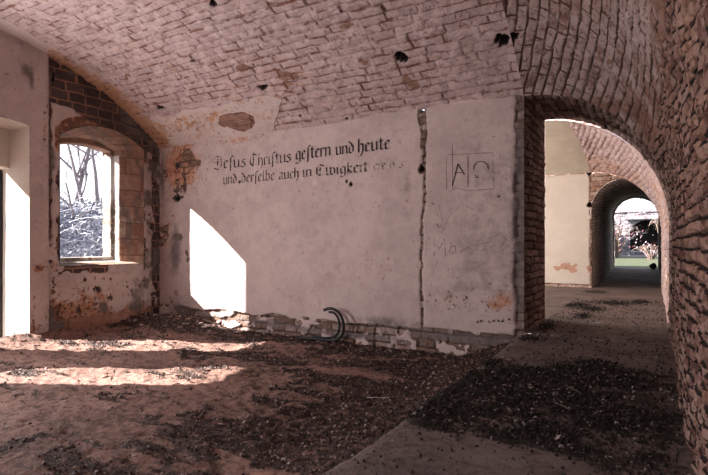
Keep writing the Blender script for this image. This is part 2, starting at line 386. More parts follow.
VH = [(401, 58, .07, .07, .16), (502, 39, .07, .09, .18), (263, 87, .09, .035, .12), (161, 108, .07, .04, .08), (193, 61, .03, .03, .06),
      (347, 119, .025, .025, .05), (213, 4, .05, .04, .04), (300, 116, .02, .02, .04)]
# world place of the flaked patch near the corner of the vault
def near(P, px_, py_):
    px, py, zc = project(P); k = np.argmin(np.where(zc > .1, (px-px_)**2+(py-py_)**2, 1e12)); return np.unravel_index(k, px.shape)

def vault_mask(P, U, V):
    x, y = P[..., 0], P[..., 1]; nz = fbm(x*2.2, y*2.2, 50, 4)-.5
    m = sstep(XL+.42, XL+.34, x+nz*.35)*sstep(.675*D, .665*D, y+nz*.15)       # smooth strip by the outer wall
    dl = D-y
    m2 = sstep(0.62, 0.5, dl+nz*.35)*sstep(-5.2, -5.6, x-dl*1.2)*sstep(XL+.25, XL+.45, x)*1.0
    i, j = near(P, 238, 121); c = P[i, j]
    r = np.sqrt(((x-c[0])/.48)**2+((y-c[1])/.15)**2)+nz*1.5
    m2 = m2*sstep(.8, 1.1, r)
    return np.clip(m+m2, 0, 1)
def vault_aux(P, U, V):
    x, y = P[..., 0], P[..., 1]
    a = 1-sstep(.15, .9, x-XL+.25*vn(x*3, y*3, 3)); a = a*sstep(.60*D, .72*D, y)
    b = .55*sstep(.3, .05, np.abs(D-y-.35))*sstep(-4.5, -6.5, x)
    g = .38*sstep(.45, .75, fbm(x*.9, y*1.4, 71, 3))
    i, j = near(P, 238, 121); c = P[i, j]
    nz = fbm(x*2.2, y*2.2, 50, 4)-.5
    p_ = 1-sstep(.8, 1.1, np.sqrt(((x-c[0])/.48)**2+((y-c[1])/.15)**2)+nz*1.5)
    q_ = sstep(.76, .79, fbm(x*2.2, y*4.2, 72, 4))
    return np.clip(np.maximum(np.maximum(a, b), g), 0, 1.2)-2.2*np.maximum(p_, q_*.8)
th = np.linspace(math.asin((HALF1-0)/RV), -math.asin(HALF1/RV), 420)
yy = (D-HALF1)+RV*np.sin(th)
xx = lin(XL-.02, XJ, .018)
P = np.zeros((len(yy), len(xx), 3)); P[..., 0] = xx[None, :]; P[..., 1] = yy[:, None]; P[..., 2] = H1(yy)[:, None]
relief('ceiling', P, (XL/2, .5*D, 1), M_VAULT, .44, .12, amp=.022, jd=.024, jw=.018, rough=.012, pmask=vault_mask, aux=vault_aux, warp=.022, holes=VH, seed=2, pin='r', jsel=(.45, .62))

# right wall, curving over into the vault of the passage
Z0R = EYE+.04*D
def fprof(s): return np.maximum(1-np.maximum(s, 0)**2, 0)**.5
def right_profile(top, n_arc):                    # returns s-list sampled evenly along the curve
    s = np.linspace(0, 1, 4000); x = XJ+(XR-XJ)*s; z = Z0R+(top-Z0R)*fprof(s)
    L_ = np.concatenate([[0], np.cumsum(np.hypot(np.diff(x), np.diff(z)))]); t = np.linspace(0, L_[-1], n_arc)
    return np.interp(t, L_, x), np.interp(t, L_, z)
def right_grid(ys, hfun, zlow=-.05, step=.016, nv_arc=None):
    ref = hfun(np.array([ys[len(ys)//2]]))[0]
    nl = int((Z0R-zlow)/step); n_arc = int(3.2*max(1, (ref/3.2))/step)
    P = np.zeros((nl+n_arc, len(ys), 3))
    for k, y in enumerate(ys):
        x, z = right_profile(float(hfun(np.array([y]))[0]), n_arc)
        P[nl:, k, 0] = x[::-1]; P[nl:, k, 2] = z[::-1]; P[nl-nl:nl, k, 0] = XR
        P[:nl, k, 2] = np.linspace(zlow, Z0R, nl, endpoint=False); P[:, k, 1] = y
    return P
P = right_grid(lin(Y0, D, .016), lambda y: H1(y))
def aux_right(P, U, V): return .5*sstep(.5, .7, fbm(P[..., 1]*.8, P[..., 2]*.8, 31, 3))
# below shoulder height the wall is bare rough stone, above it flakes of old limewash remain
nlow = np.argmax(P[:, 0, 2] > 2.1)
relief('wall_right', P[:nlow+1], (-1, .5*D, 1), M_RIGHT, .24, .075, amp=.014, jd=.018, jw=.018, rough=.026, aux=aux_right, warp=.02, seed=4, pin='br')
relief('ceiling_passage', P[nlow:], (-1, .5*D, 1), M_PASS, .36, .115, amp=.014, jd=.018, jw=.018, rough=.016, aux=lambda P, U, V: np.where(P[..., 2] < 3.2, -sstep(3.0, 2.15, P[..., 2]+(fbm(P[..., 1]*4, P[..., 2]*4, 32, 4)-.5)*1.6), aux_right(P, U, V)), warp=.03, jsel=(.4, .6), seed=4, pin='tbr',
       V=None, holes=[(502, 40, .06, .08, .15)])

# first archway: left jamb + soffit + right wall through the thickness of the partition
ys = lin(Y1, Y2, .02)
G = right_grid(ys, lambda y: HS+0*y, step=.018)
nj = int((HS+.05)/.018); J = np.zeros((nj, len(ys), 3)); J[..., 0] = XJ; J[..., 1] = ys[None, :]; J[..., 2] = np.linspace(HS, -.05, nj)[:, None]
relief('trim_archway', np.concatenate([G, J[1:]], 0), (-.6, (Y1+Y2)/2, 1.4), M_ARCHR, .30, .10, amp=.03, jd=.028, jw=.024, rough=.02, warp=.04, seed=6, pin='lr')

# ------------------------------------------------------------------ inscribed partition wall
XCR = on_back(422, 200)[0]; XPR = on_back(516, 200)[0]
def back_mask(P, U, V):
    x, z = P[..., 0], P[..., 2]; nz = fbm(x*5, z*5, 60, 4)-.5; n2 = fbm(x*1.7, z*1.7, 61, 4)-.5
    m = sstep(XPR+.02, XPR-.03, x+nz*.10)
    wc = .016+.03*np.clip(nz+.15, 0, 1)+.055*sstep(HS-.75, HS-.1, z)*(1-.3*vn(z*9, 0*z, 5))
    m *= sstep(wc*.7, wc*1.25, np.abs(x-XCR+(vn(z*2.2, 0*z, 8)-.5)*.07+(vn(z*11, 0*z, 18)-.5)*.035))
    low = np.where(x > XCR, on_back(470, 331)[1], on_back(350, 322)[1]+.10*n2+.05*nz)
    m *= sstep(low-.012, low+.012, z+nz*.02*(x > XCR))
    xe = on_back(188, 250)[0]
    left = sstep(xe-.02, xe+.02, x+nz*.12)
    patch = sstep(.33, .38, fbm(x*3.2, z*3.2, 63, 4)+.0)
    m *= np.maximum(left, patch*.9)
    foot = sstep(.57, .64, fbm(x*4.6, z*7, 66, 4)); m = np.maximum(m, foot*.9*sstep(XPR, XPR-.1, x)*(np.abs(x-XCR) > .08))
    # orange bare patch under the springing, left end
    c1 = on_back(186, 165); m *= sstep(.7, 1.15, np.sqrt(((x-c1[0])/.30)**2+((z-c1[1])/.26)**2)+nz*1.6)
    # flakes low right, near the corner of the panel
    c3 = on_back(452, 300); fl = np.exp(-(((x-c3[0])/.45)**2+((z-c3[1])/.22)**2))
    m *= 1-sstep(.72, .78, fl*.35+fbm(x*17, z*17, 64, 3)*.62)
    return np.clip(m, 0, 1)
def back_aux(P, U, V):
    x, z = P[..., 0], P[..., 2]; a = 0
    for (px_, py_, rx, rz, g) in ((183, 165, .50, .45, 1.15), (235, 140, .5, .12, .5), (450, 302, .40, .18, .38), (505, 302, .25, .2, .3), (445, 250, .25, .3, .12), (370, 270, .5, .22, .32),
                                  (405, 190, .10, .3, .3), (166, 230, .25, .8, .45), (300, 300, .6, .12, .25), (500, 300, .3, .2, .25), (270, 135, .6, .08, .3)):
        c = on_back(px_, py_); a = a+g*np.exp(-(((x-c[0])/rx)**2+((z-c[1])/rz)**2))
    return np.clip(a, 0, 1.2)
def back_dark(P, U, V):  # grey stains, plus broad darker tone over the panel and its right end
    x, z = P[..., 0], P[..., 2]; a = 0
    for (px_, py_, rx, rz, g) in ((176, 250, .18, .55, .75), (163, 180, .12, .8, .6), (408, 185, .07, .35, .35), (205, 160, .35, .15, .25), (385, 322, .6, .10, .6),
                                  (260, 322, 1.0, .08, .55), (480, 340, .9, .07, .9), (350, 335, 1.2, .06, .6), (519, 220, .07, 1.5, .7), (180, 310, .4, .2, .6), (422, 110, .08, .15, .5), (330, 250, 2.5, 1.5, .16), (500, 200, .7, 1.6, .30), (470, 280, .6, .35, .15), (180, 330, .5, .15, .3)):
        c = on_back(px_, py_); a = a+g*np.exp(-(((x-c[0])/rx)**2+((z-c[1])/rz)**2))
    return np.clip(a, 0, 1)
zs = lin(HS+.03, DIRT-.25, .016); xs = lin(XL-.02, XJ, .018)
P = np.zeros((len(zs), len(xs), 3)); P[..., 0] = xs[None]; P[..., 1] = D; P[..., 2] = zs[:, None]
wall_back = relief('wall_back', P, (XL/2, .5*D, 1), M_TEXTW, .30, .11, amp=.03, jd=.025, jw=.02, rough=.02, pmask=back_mask, pl_off=.018, aux=back_aux, soot=back_dark, warp=.03, seed=8, pin='r',
       holes=[(178, 166, .045, .05, .12), (177, 198, .085, .06, .16), (422, 107, .035, .07, .10), (422, 169, .03, .055, .09), (352, 184, .02, .03, .03),
              (240, 182, .02, .02, .03), (347, 182, .015, .02, .03), (500, 197, .012, .012, .03)])

# ------------------------------------------------------------------ openings
def arch_ring(y0, y1, zs_, zsp, zc, n=24):
    """closed outline in (y,z): sill, right jamb, segmental arch, left jamb"""
    a = (y1-y0)/2; r = max(zc-zsp, 1e-3); R_ = (a*a+r*r)/(2*r); cy = (y0+y1)/2; cz = zc-R_
    t1 = math.asin(min(1, a/R_)); t1 = t1 if zc-zsp <= a else math.pi-t1
    arc = [(cy+R_*math.sin(t), cz+R_*math.cos(t)) for t in np.linspace(t1, -t1, n)]
    return [(y0, zs_), (y1, zs_)]+arc
def resample(poly, segs):
    """points along open path with given numbers between the corner indices"""
    out = []
    for (i, j, k) in segs:
        pts = np.array(poly[i:j+1], float); L_ = np.concatenate([[0], np.cumsum(np.linalg.norm(np.diff(pts, axis=0), axis=1))])
        t = np.linspace(0, L_[-1], k, endpoint=False); out.append(np.stack([np.interp(t, L_, pts[:, 0]), np.interp(t, L_, pts[:, 1])], 1))
    out.append(np.array(poly[segs[-1][1]], float)[None]); return np.concatenate(out)
def embrasure(name, rings, mat, bw, bh, inside, seed, plane='x', step=.02, **kw):
    """rings: (depth coordinate, y0, y1, sill, spring, crown); lofted into a splayed opening"""
    outs = []
    R0 = arch_ring(*rings[0][1:]); sill = math.dist(R0[0], R0[1]); jam = math.dist(R0[1], R0[2]); arc = sum(math.dist(R0[i], R0[i+1]) for i in range(2, len(R0)-1))
    ks = (int(sill/step)+2, int(jam/step)+2, int(arc/step)+2, int(jam/step)+2)
    rs = []
    for r in rings:
        p = arch_ring(*r[1:]); p = p+[p[0]]; m = len(p)-1
        rs.append((r[0], resample(p, [(0, 1, ks[0]), (1, 2, ks[1]), (2, m-1, ks[2]), (m-1, m, ks[3])])))
    cols = []
    for (d0, a0), (d1, a1) in zip(rs[:-1], rs[1:]):
        L_ = max(abs(d1-d0), np.max(np.linalg.norm(a1-a0, axis=1))); k = max(1, int(L_/step))
        for t in np.arange(k)/k: cols.append((d0+(d1-d0)*t, a0+(a1-a0)*t))
    cols.append(rs[-1])
    P = np.zeros((len(cols[0][1]), len(cols), 3))
    for k, (d, a) in enumerate(cols):
        if plane == 'x': P[:, k, 0] = d; P[:, k, 1] = a[:, 0]
        else: P[:, k, 1] = d; P[:, k, 0] = a[:, 0]
        P[:, k, 2] = a[:, 1]
    V = np.zeros(P.shape[:2]); V[1:] = np.cumsum(np.linalg.norm(np.diff(P, axis=0), axis=2), axis=0); V = V-V[ks[0]][None]+P[ks[0], 0, 2]
    return relief(name, P, inside, mat, bw, bh, seed=seed, V=V, pin='l', **kw)
XO = -1.372*D
# inner face outline, then the rebate and the outer frame
W1 = [(XL+.03, .703*D, .941*D, EYE-.052*D, EYE+.270*D, EYE+.312*D),
      (-1.305*D, .725*D, .8995*D, EYE-.048*D, EYE+.270*D, EYE+.292*D),
      (-1.335*D, .725*D, .8995*D, EYE-.045*D, EYE+.270*D, EYE+.290*D),
      (-1.336*D, .743*D, .893*D, EYE-.035*D, EYE+.266*D, EYE+.276*D),
      (XO, .743*D, .893*D, EYE-.035*D, EYE+.266*D, EYE+.276*D)]
D1 = [(XL+.045, .455*D, .631*D, DIRT-.1, EYE+.278*D, EYE+.287*D), (-1.340*D, .455*D, .631*D, DIRT-.1, EYE+.278*D, EYE+.287*D),
      (-1.341*D, .455*D, .631*D, DIRT-.1, EYE+.185*D, EYE+.195*D), (XO, .455*D, .631*D, DIRT-.1, EYE+.185*D, EYE+.195*D)]
W2 = [(XL+.02, .11*D, .36*D, EYE-.052*D, EYE+.262*D, EYE+.322*D), (-1.335*D, .14*D, .320*D, EYE-.045*D, EYE+.30*D, EYE+.31*D),
      (-1.336*D, .155*D, .292*D, EYE-.035*D, EYE+.285*D, EYE+.295*D), (XO, .155*D, .292*D, EYE-.035*D, EYE+.285*D, EYE+.295*D)]
def waux(P, U, V): return sstep(EYE+.24*D, EYE+.05*D, P[..., 2])*.55+sstep(.50, .55, fbm(P[..., 0]*6, P[..., 2]*4, 9, 3))*.3
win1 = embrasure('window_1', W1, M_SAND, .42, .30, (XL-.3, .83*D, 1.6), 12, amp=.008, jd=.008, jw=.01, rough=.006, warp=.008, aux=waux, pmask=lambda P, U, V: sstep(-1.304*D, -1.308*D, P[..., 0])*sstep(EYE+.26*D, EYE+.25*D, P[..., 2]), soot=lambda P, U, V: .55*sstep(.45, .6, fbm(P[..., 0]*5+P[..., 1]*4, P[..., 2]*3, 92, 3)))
def daux(P, U, V): return P[..., 0]*0
def dpl(P, U, V): return P[..., 0]*0+1
door1 = embrasure('door_1', D1, M_CREAM, .3, .12, (XL-.3, .56*D, 1), 13, amp=.01, jd=.01, rough=.006, warp=.01, pmask=dpl)
embrasure('window_2', W2, M_SAND, .42, .30, (XL-.3, .26*D, 1.6), 14, step=.06, amp=.008, jd=.008, jw=.01, rough=.006, warp=.008)

# ------------------------------------------------------------------ outer wall with the window
YE = .674*D
def left_mask(P, U, V):
    y, z = P[..., 1], P[..., 2]; nz = fbm(y*5, z*5, 80, 4)-.5; n2 = fbm(y*2, z*2, 81, 4)-.5
    cream = sstep(YE+.01, YE-.02, y+nz*.05)
    pl = np.ones_like(y)
    # bare dark brickwork between the window arch and the vault
    lim = EYE+.355*D-(y-YE)*.28
    pl *= sstep(lim+.05, lim-.05, z+nz*.22)
    # broken edges round the opening
    cyw = .824*D; box = np.maximum(np.abs(y-cyw)-.117*D, 0)
    ring = sstep(.03, .08, np.sqrt(box**2+np.maximum(z-(EYE+.285*D), 0)**2)+nz*.16)
    inz = sstep(EYE-.09*D, EYE-.06*D, z)
    pl *= 1-(1-ring)*inz*.9*sstep(EYE+.27*D, EYE+.24*D, z)*sstep(.45, .6, fbm(y*4, z*4, 87, 3))
    # rough strip beside the corner
    pl *= 1-sstep(.40, .48, fbm(y*4, z*2.4, 83, 4))*sstep(.955*D, .98*D, y)*.8
    # strip next to the smooth panel
    pl *= 1-sstep(YE, YE+.02, y)*sstep(YE+.09, YE+.03, y+nz*.1)*sstep(EYE-.03*D, EYE+.05*D, z)
    # flaking low down
    pl *= 1-sstep(.76, .79, fbm(y*9, z*6, 84, 3)+.10*sstep(.5, -.1, z))*.95
    pl = np.where(y < YE, 1.0, pl); pl = np.maximum(pl, 0)
    return np.clip(np.where(y < YE-.02, cream, pl*(1-cream)+cream), 0, 1)
def left_aux(P, U, V):
    y, z = P[..., 1], P[..., 2]; n2 = fbm(y*2.5, z*2.5, 85, 4)-.5
    a = .75*sstep(.55, -.2, z+n2*.8)*sstep(YE-.05, YE+.1, y)
    a = a+.8*np.exp(-((y-.69*D)/.12)**2)*sstep(1.6, 1.0, z)*.6
    a = a+1.0*np.exp(-(((y-.60*D)/.35)**2+((z+.2)/.22)**2))
    for (px_, py_, ry, rz, g) in ((37, 268, .10, .07, 1.2), (43, 130, .04, .5, .5), (22, 300, .2, .2, .4)):
        c = on_left(px_, py_); a = a+g*np.exp(-(((y-c[0])/ry)**2+((z-c[1])/rz)**2))
    a = a+1.2*np.exp(-(((z-(EYE+.345*D))/.10)**2))*sstep(.75*D, .77*D, y)*sstep(.86*D, .84*D, y)
    cyw = .822*D; rr = np.maximum(np.abs(y-cyw)-.119*D, 0); top = z-(EYE+.270*D+.042*D*np.sqrt(np.maximum(1-((y-cyw)/(.12*D))**2, 0)))
    a = a+1.2*sstep(.17, .13, top)*sstep(-.35, -.1, top)*sstep(.10, .05, rr)*sstep(YE, YE+.05, y)
    return np.clip(a, 0, 1.2)
def left_soot(P, U, V):
    y, z = P[..., 1], P[..., 2]
    a = .8*sstep(.935*D, .965*D, y)*sstep(-.2, .8, z)*sstep(.35, .7, fbm(y*5, z*3.5, 88, 4))
    a = a+.9*sstep(EYE+.25*D, EYE+.36*D, z)*sstep(.84*D, .90*D, y)
    a = a+.6*sstep(YE+.0, YE+.03, y)*sstep(YE+.14, YE+.05, y)*(fbm(y*5, z*4, 89, 3)+.2)
    a = a+.55*sstep(.52, .70, fbm(y*2.5, z*2.5, 91, 4))+.35*sstep(.3, -.3, z)
    a = a*np.where(y < YE, .5, 1.0)
    for (px_, py_, ry, rz, g) in ((24, 70, .10, .14, .7), (30, 82, .05, .2, .6), (20, 45, .05, .05, .5), (40, 190, .03, .5, .35)):
        c = on_left(px_, py_); a = a+g*np.exp(-(((y-c[0])/ry)**2+((z-c[1])/rz)**2))
    return np.clip(a, 0, 1)
ysl = lin(Y0, D+.02, .016); vs = np.linspace(1, 0, 330)
P = np.zeros((len(vs), len(ysl), 3)); P[..., 0] = XL; P[..., 1] = ysl[None]
P[..., 2] = (DIRT-.25)+(H1(np.minimum(ysl, D))[None]+.04-(DIRT-.25))*vs[:, None]
Uu = P[..., 1]-Y0; Vv_ = P[..., 2]+2
op = [([1, 2], arch_ring(*W1[0][1:])), ([1, 2], arch_ring(*D1[0][1:])), ([1, 2], arch_ring(*W2[0][1:]))]
# the smooth panel left of the window stands a little proud
PX = P.copy(); PX[..., 0] += .035*sstep(YE+.004, YE-.012, P[..., 1])
wall_left = relief('wall_left', PX, (XL+3, .5*D, 1), M_OUTER, .30, .16, U=Uu, V=Vv_, amp=.02, jd=.022, jw=.02, rough=.014, pmask=left_mask, pl_off=.02, aux=left_aux, soot=left_soot, warp=.025, seed=15, openings=op,
       holes=[(54, 76, .02, .12, .03)])
# outer leaf of that wall, seen only as the thickness behind the openings
P = P[::6, ::6].copy(); P[..., 0] = XO
P[..., 2] = (DIRT-.5)+(5.2-(DIRT-.5))*np.linspace(1, 0, P.shape[0])[:, None]
relief('wall_left_outer', P, (XL-6, .5*D, 1), M_TUNNEL, .3, .12, U=P[..., 1], V=P[..., 2], amp=.02, seed=16,
       openings=[([1, 2], arch_ring(*W1[-1][1:])), ([1, 2], arch_ring(*D1[-1][1:])), ([1, 2], arch_ring(*W2[-1][1:]))])

# stone ledge at the foot of the wall below the window
P = np.zeros((14, 100, 3)); prof = np.array([(0, .0), (.02, .0), (.10, -.03), (.14, -.10), (.15, -.3)])
tt = np.linspace(0, 4, 14); pxx = np.interp(tt, range(5), prof[:, 0]); pzz = np.interp(tt, range(5), prof[:, 1])
yl = np.linspace(.715*D, .90*D, 100)
P[..., 1] = yl[None]; P[..., 0] = XL-.02+pxx[:, None]*sstep(.90*D, .88*D, yl)[None]*sstep(.712*D, .73*D, yl)[None]
P[..., 2] = (-.10+pzz)[:, None]
relief('trim_ledge', P, (XL+2, .8*D, 2), M_SAND, .35, .3, amp=.01, jd=.01, rough=.015, warp=.02, seed=18, aux=lambda P, U, V: P[..., 0]*0)

# ------------------------------------------------------------------ partition behind the camera
ysb = lin(XL, XR, .07); zb = lin(5.0, DIRT-.2, .07)
P = np.zeros((len(zb), len(ysb), 3)); P[..., 0] = ysb[None]; P[..., 1] = Y0; P[..., 2] = zb[:, None]
relief('wall_rear', P, (-3, 3, 1), M_TEXTW, .3, .11, pmask=lambda P, U, V: P[..., 0]*0+1, seed=19,
       openings=[([0, 2], [(XJ, -.05), (XR-.1, -.05), (XR-.1, 2.4), (-.7, 2.75), (XJ, 2.4)])])

# ------------------------------------------------------------------ next casemate
def m2(P, U, V):
    x, y = P[..., 0], P[..., 1]; return np.ones_like(x)*sstep(XJ+.0, XJ-.05, x)
th = np.linspace(-math.asin(HALF2/RV), math.asin(HALF2/RV), 150); yv = (Y2+Y3)/2+RV*np.sin(th)
xv = lin(XL-.02, XJ-.0, .05)
P = np.zeros((len(yv), len(xv), 3)); P[..., 0] = xv[None]; P[..., 1] = yv[:, None]; P[..., 2] = H2(yv)[:, None]
# the groin leans out to the left as it rises
gx = XJ-.13*np.minimum(Y3-yv, .30*D); s_ = (P[..., 0]-XL)/(XJ-XL); P[..., 0] = XL+(gx[:, None]-XL)*s_
relief('ceiling_next_room', P, (-3, (Y2+Y3)/2, 1), M_TAN, .36, .12, pmask=lambda P, U, V: P[..., 0]*0+1, amp=.01, rough=.006, seed=20, pin='rtb')
ys = lin(Y2, Y3, .03); Gd = right_grid(ys, H2, step=.025)
gxx = XJ-.13*np.minimum(Y3-ys, .30*D); wgt = np.clip((XR-Gd[..., 0])/(XR-XJ), 0, 1); Gd[..., 0] += (gxx[None]-XJ)*wgt**2
relief('wall_right_next_room', Gd, (-1, (Y2+Y3)/2, 1), M_VAULT, .36, .12, amp=.03, jd=.03, rough=.02, warp=.03, seed=21, pin='tblr',
       aux=lambda P, U, V: .5*sstep(.5, .6, fbm(P[..., 1], P[..., 2], 3, 3)))
# its far partition with the low round arch
AC = (XJ+XR)/2; AH = (XR-XJ)/2
A2 = arch_ring(XJ+.02, XR-.0, -.06, EYE+.112*D, EYE+.255*D, 40)
xs = lin(XL, XR+.02, .02); zs = lin(HS+.12, -.06, .02)
P = np.zeros((len(zs), len(xs), 3)); P[..., 0] = xs[None]; P[..., 1] = Y3; P[..., 2] = zs[:, None]
def m3(P, U, V):
    x, z = P[..., 0], P[..., 2]; nz = fbm(x*4, z*4, 90, 4)-.5
    m = sstep(XJ-.0, XJ-.03, x+nz*.04)*sstep(.07, .10, z+nz*.05)*sstep(.012, .03, np.abs(z-HS+.0))
    return m
def a3(P, U, V):
    x, z = P[..., 0], P[..., 2]; return 1.3*np.exp(-((z-.50)/.13)**2)*sstep(XJ+.1, XJ-.1, x)*sstep(.40, .62, fbm(x*5, z*7, 93, 4))+.35*(x > XJ)
relief('wall_partition', P, (-3, Y2, 1), M_CREAM, .30, .12, amp=.03, jd=.025, rough=.02, pmask=m3, aux=a3, warp=.04, seed=22, openings=[([0, 2], A2)],
       holes=[(590, 173, .06, .06, .1), (590, 205, .05, .06, .08)])
for (z_, nm) in ((HS-.0, 'trim_springer'),):
    pass
# near partition, back face (closes the room on this side) and outer wall of the next room
P = np.zeros((60, 120, 3)); P[..., 0] = np.linspace(XL, XJ, 120)[None]; P[..., 1] = Y2; P[..., 2] = np.linspace(HS+.05, -.1, 60)[:, None]
relief('wall_partition_back', P, (-3, Y3, 1), M_CREAM, .3, .12, pmask=lambda P, U, V: P[..., 0]*0+1, seed=23)
P = np.zeros((60, 100, 3)); P[..., 0] = XL; P[..., 1] = np.linspace(Y2-.02, Y3+.02, 100)[None]; P[..., 2] = np.linspace(5.2, -.1, 60)[:, None]
relief('wall_left_next_room', P, (-3, (Y2+Y3)/2, 1), M_CREAM, .3, .12, pmask=lambda P, U, V: P[..., 0]*0+1, seed=24,
       openings=[([1, 2], [(1.40*D, .8), (1.80*D, .8), (1.80*D, 2.6), (1.40*D, 2.6)])])
# tunnel to the far exit, with a slightly narrower end frame
def T(y, ins): return (y, XJ+.02+ins, XR-ins, -.06, EYE+.112*D, EYE+.255*D-ins)
def TE(dy): return (Y4-.25, XJ+.02, XR+.02, -.06, EYE+.14*D, EYE+.292*D)
def TE2(dy): return (Y4-.24, XJ+.06, XR-.02, -.06, EYE+.14*D, EYE+.283*D)
def TE3(dy): return (Y4+dy, XJ+.06, XR-.02, -.06, EYE+.14*D, EYE+.283*D)
embrasure('ceiling_tunnel', [T(Y3, 0), T(Y3+.15, 0), TE(0), TE2(0), TE3(.1)], M_TUNNEL, .26, .085, (AC, (Y3+Y4)/2, 1.2), 25, plane='y', step=.03,
          amp=.02, jd=.02, jw=.02, rough=.012, warp=.02)
P = np.zeros((50, 80, 3)); P[..., 0] = np.linspace(-9, 3, 80)[None]; P[..., 1] = Y4+.1; P[..., 2] = np.linspace(5.5, -.3, 50)[:, None]
relief('wall_exit_outer', P, (-3, Y4+5, 1), M_TUNNEL, .26, .1, seed=26, openings=[([0, 2], arch_ring(*TE3(0)[1:]))])

mbf = MB()  # dark upright box at the outer edge of the doorway
for (a, b_) in ((.612, .640),):
    x0, x1, z0, z1 = XO-.10, XO-.01, DIRT-.1, EYE+.195*D
    y0, y1 = a*D+.05, b_*D
    mbf.add([(x0, y0, z0), (x1, y0, z0), (x1, y1, z0), (x0, y1, z0), (x0, y0, z1), (x1, y0, z1), (x1, y1, z1), (x0, y1, z1)],
            [(0, 3, 2, 1), (4, 5, 6, 7), (0, 1, 5, 4), (1, 2, 6, 5), (2, 3, 7, 6), (3, 0, 4, 7)])
fo = mbf.build('dark_upright', M_DARKSTONE, None, False); fo.parent = door1
# ------------------------------------------------------------------ floors
def kerb_x(y): return XJ+.02*np.sin(y*3)+.03*(fbm(y*3, y*0, 5, 3)-.5)
def path_litter(x, y):
    fn = fbm(x*3.5, y*3.5, 130, 4); e1 = fbm(x*2.0, y*2.0, 131, 3)-.5
    band = sstep(.40*D, .50*D, y+e1*1.2)*sstep(.80*D, .735*D, y+e1*1.3)
    band = band*(sstep(XR+.05, XR-.25, x+e1*.3)*.75+.25)
    b = band*(.35+.9*sstep(.36, .50, fn))
    for (px_, py_, rx, ry) in SPOTS:
        cx, cy = on_floor(px_, py_); b = b+1.0*np.exp(-(((x-cx)/rx)**2+((y-cy)/ry)**2))
    return b
SPOTS = ((546, 326, .10, .35), (592, 309, .16, .30), (583, 316, .10, .3), (615, 303, .25, .35), (640, 301, .12, .5), (575, 305, .2, .4), (596, 292, .3, .5), (530, 338, .14, .14))
def dirt_litter(X_, Y_):
    fn = .55*fbm(X_*1.3, Y_*2.6, 140, 4)+.45*fbm(X_*5, Y_*9, 141, 4)
    kr = sstep(2.2, .3, XJ-X_); wl = sstep(.9, .2, D-Y_); cn = np.exp(-(((X_-XL-.8)/1.0)**2+((D-Y_-.4)/.6)**2))
    return .85*sstep(.54, .62, fn+.20*kr+.16*wl+.22*cn)+.25*wl+.5*cn
def grid_obj(name, X, Y, Z, mat, kind='structure', flip=False):
    at = None
    if mat in (M_SLAB, M_DIRT): at = {'soil': np.clip((path_litter if mat == M_SLAB else dirt_litter)(X, Y), 0, 1)*(.75 if mat == M_DIRT else 1)}
    nv, nu = X.shape; idx = np.arange(nv*nu).reshape(nv, nu)
    Fq = np.stack([idx[:-1, :-1], idx[:-1, 1:], idx[1:, 1:], idx[1:, :-1]], -1).reshape(-1, 4)
    if flip: Fq = Fq[:, ::-1]
    o = mesh_from(name, np.stack([X, Y, Z], -1).reshape(-1, 3), Fq, mat, attrs=at); o['kind'] = kind; return o
def slab_z(x, y): return (fbm(x*1.3, y*1.3, 100, 4)-.5)*.02+(fbm(x*14, y*14, 101, 3)-.5)*.008
u = np.concatenate([[-.0, -.0, .004, .012, .03], np.linspace(.06, 1, 60)])
drop = np.concatenate([[-.45, -.08, -.03, -.01, -.002], np.zeros(60)])
ysf = lin(Y0-.3, Y1, .025)
Xk = kerb_x(ysf)[:, None]; X = Xk+(XR+.12-Xk)*u[None]; Yg = np.repeat(ysf[:, None], len(u), 1)
X[:, :3] += (fbm(Yg[:, :3]*12, Yg[:, :3]*0+3, 8, 3)-.5)*.03
grid_obj('floor_passage', X, Yg, slab_z(X, Yg)+drop[None], M_SLAB)
xs = lin(XJ-.1, XR+.12, .04); ysn = lin(Y1, Y2, .04); X, Yg = np.meshgrid(xs, ysn); grid_obj('floor_archway', X, Yg, slab_z(X, Yg), M_SLAB)
xs = lin(XL, XR+.12, .05); ysn = lin(Y2, Y3, .05); X, Yg = np.meshgrid(xs, ysn); grid_obj('floor_next_room', X, Yg, slab_z(X, Yg), M_SLAB)
xs = lin(XJ, XR+.1, .05); ysn = lin(Y3, Y4+.3, .06); X, Yg = np.meshgrid(xs, ysn); grid_obj('floor_tunnel', X, Yg, slab_z(X, Yg)+.20*sstep(Y4-3.5, Y4-.3, Yg), M_SLAB)

def dirt_z(x, y):
    x = np.asarray(x, float); y = np.asarray(y, float)
    z = DIRT+(fbm(x*.9, y*.9, 110, 4)-.5)*.09+(fbm(x*3.2, y*5.5, 111, 4)-.5)*.045+(fbm(x*11, y*17, 112, 3)-.5)*.042
    k = sstep(.9, .05, XJ-x); z = z+k*(.14+.10*sstep(.8, .1, D-y))
    # heap in the corner by the window, banked along the foot of the walls
    dw = D-y; dl = x-XL
    z = z-.01*sstep(.5, 0, dw)*(.5+fbm(x*2, y*2, 113, 3))+.10*sstep(.45, 0, dl)
    hx = XL+.75; z = z+.20*np.exp(-(((x-hx)/.75)**2+((dw-.35)/.50)**2))
    return z
xs = lin(XL-.1, XJ+.03, .022); ysd = lin(Y0, D+.02, .022); X, Yg = np.meshgrid(xs, ysd)
grid_obj('floor', X, Yg, dirt_z(X, Yg), M_DIRT)

def surf_z(x, y):
    return float(slab_z(np.array(x), np.array(y))) if x > XJ+.01 else float(dirt_z(np.array(x), np.array(y)))

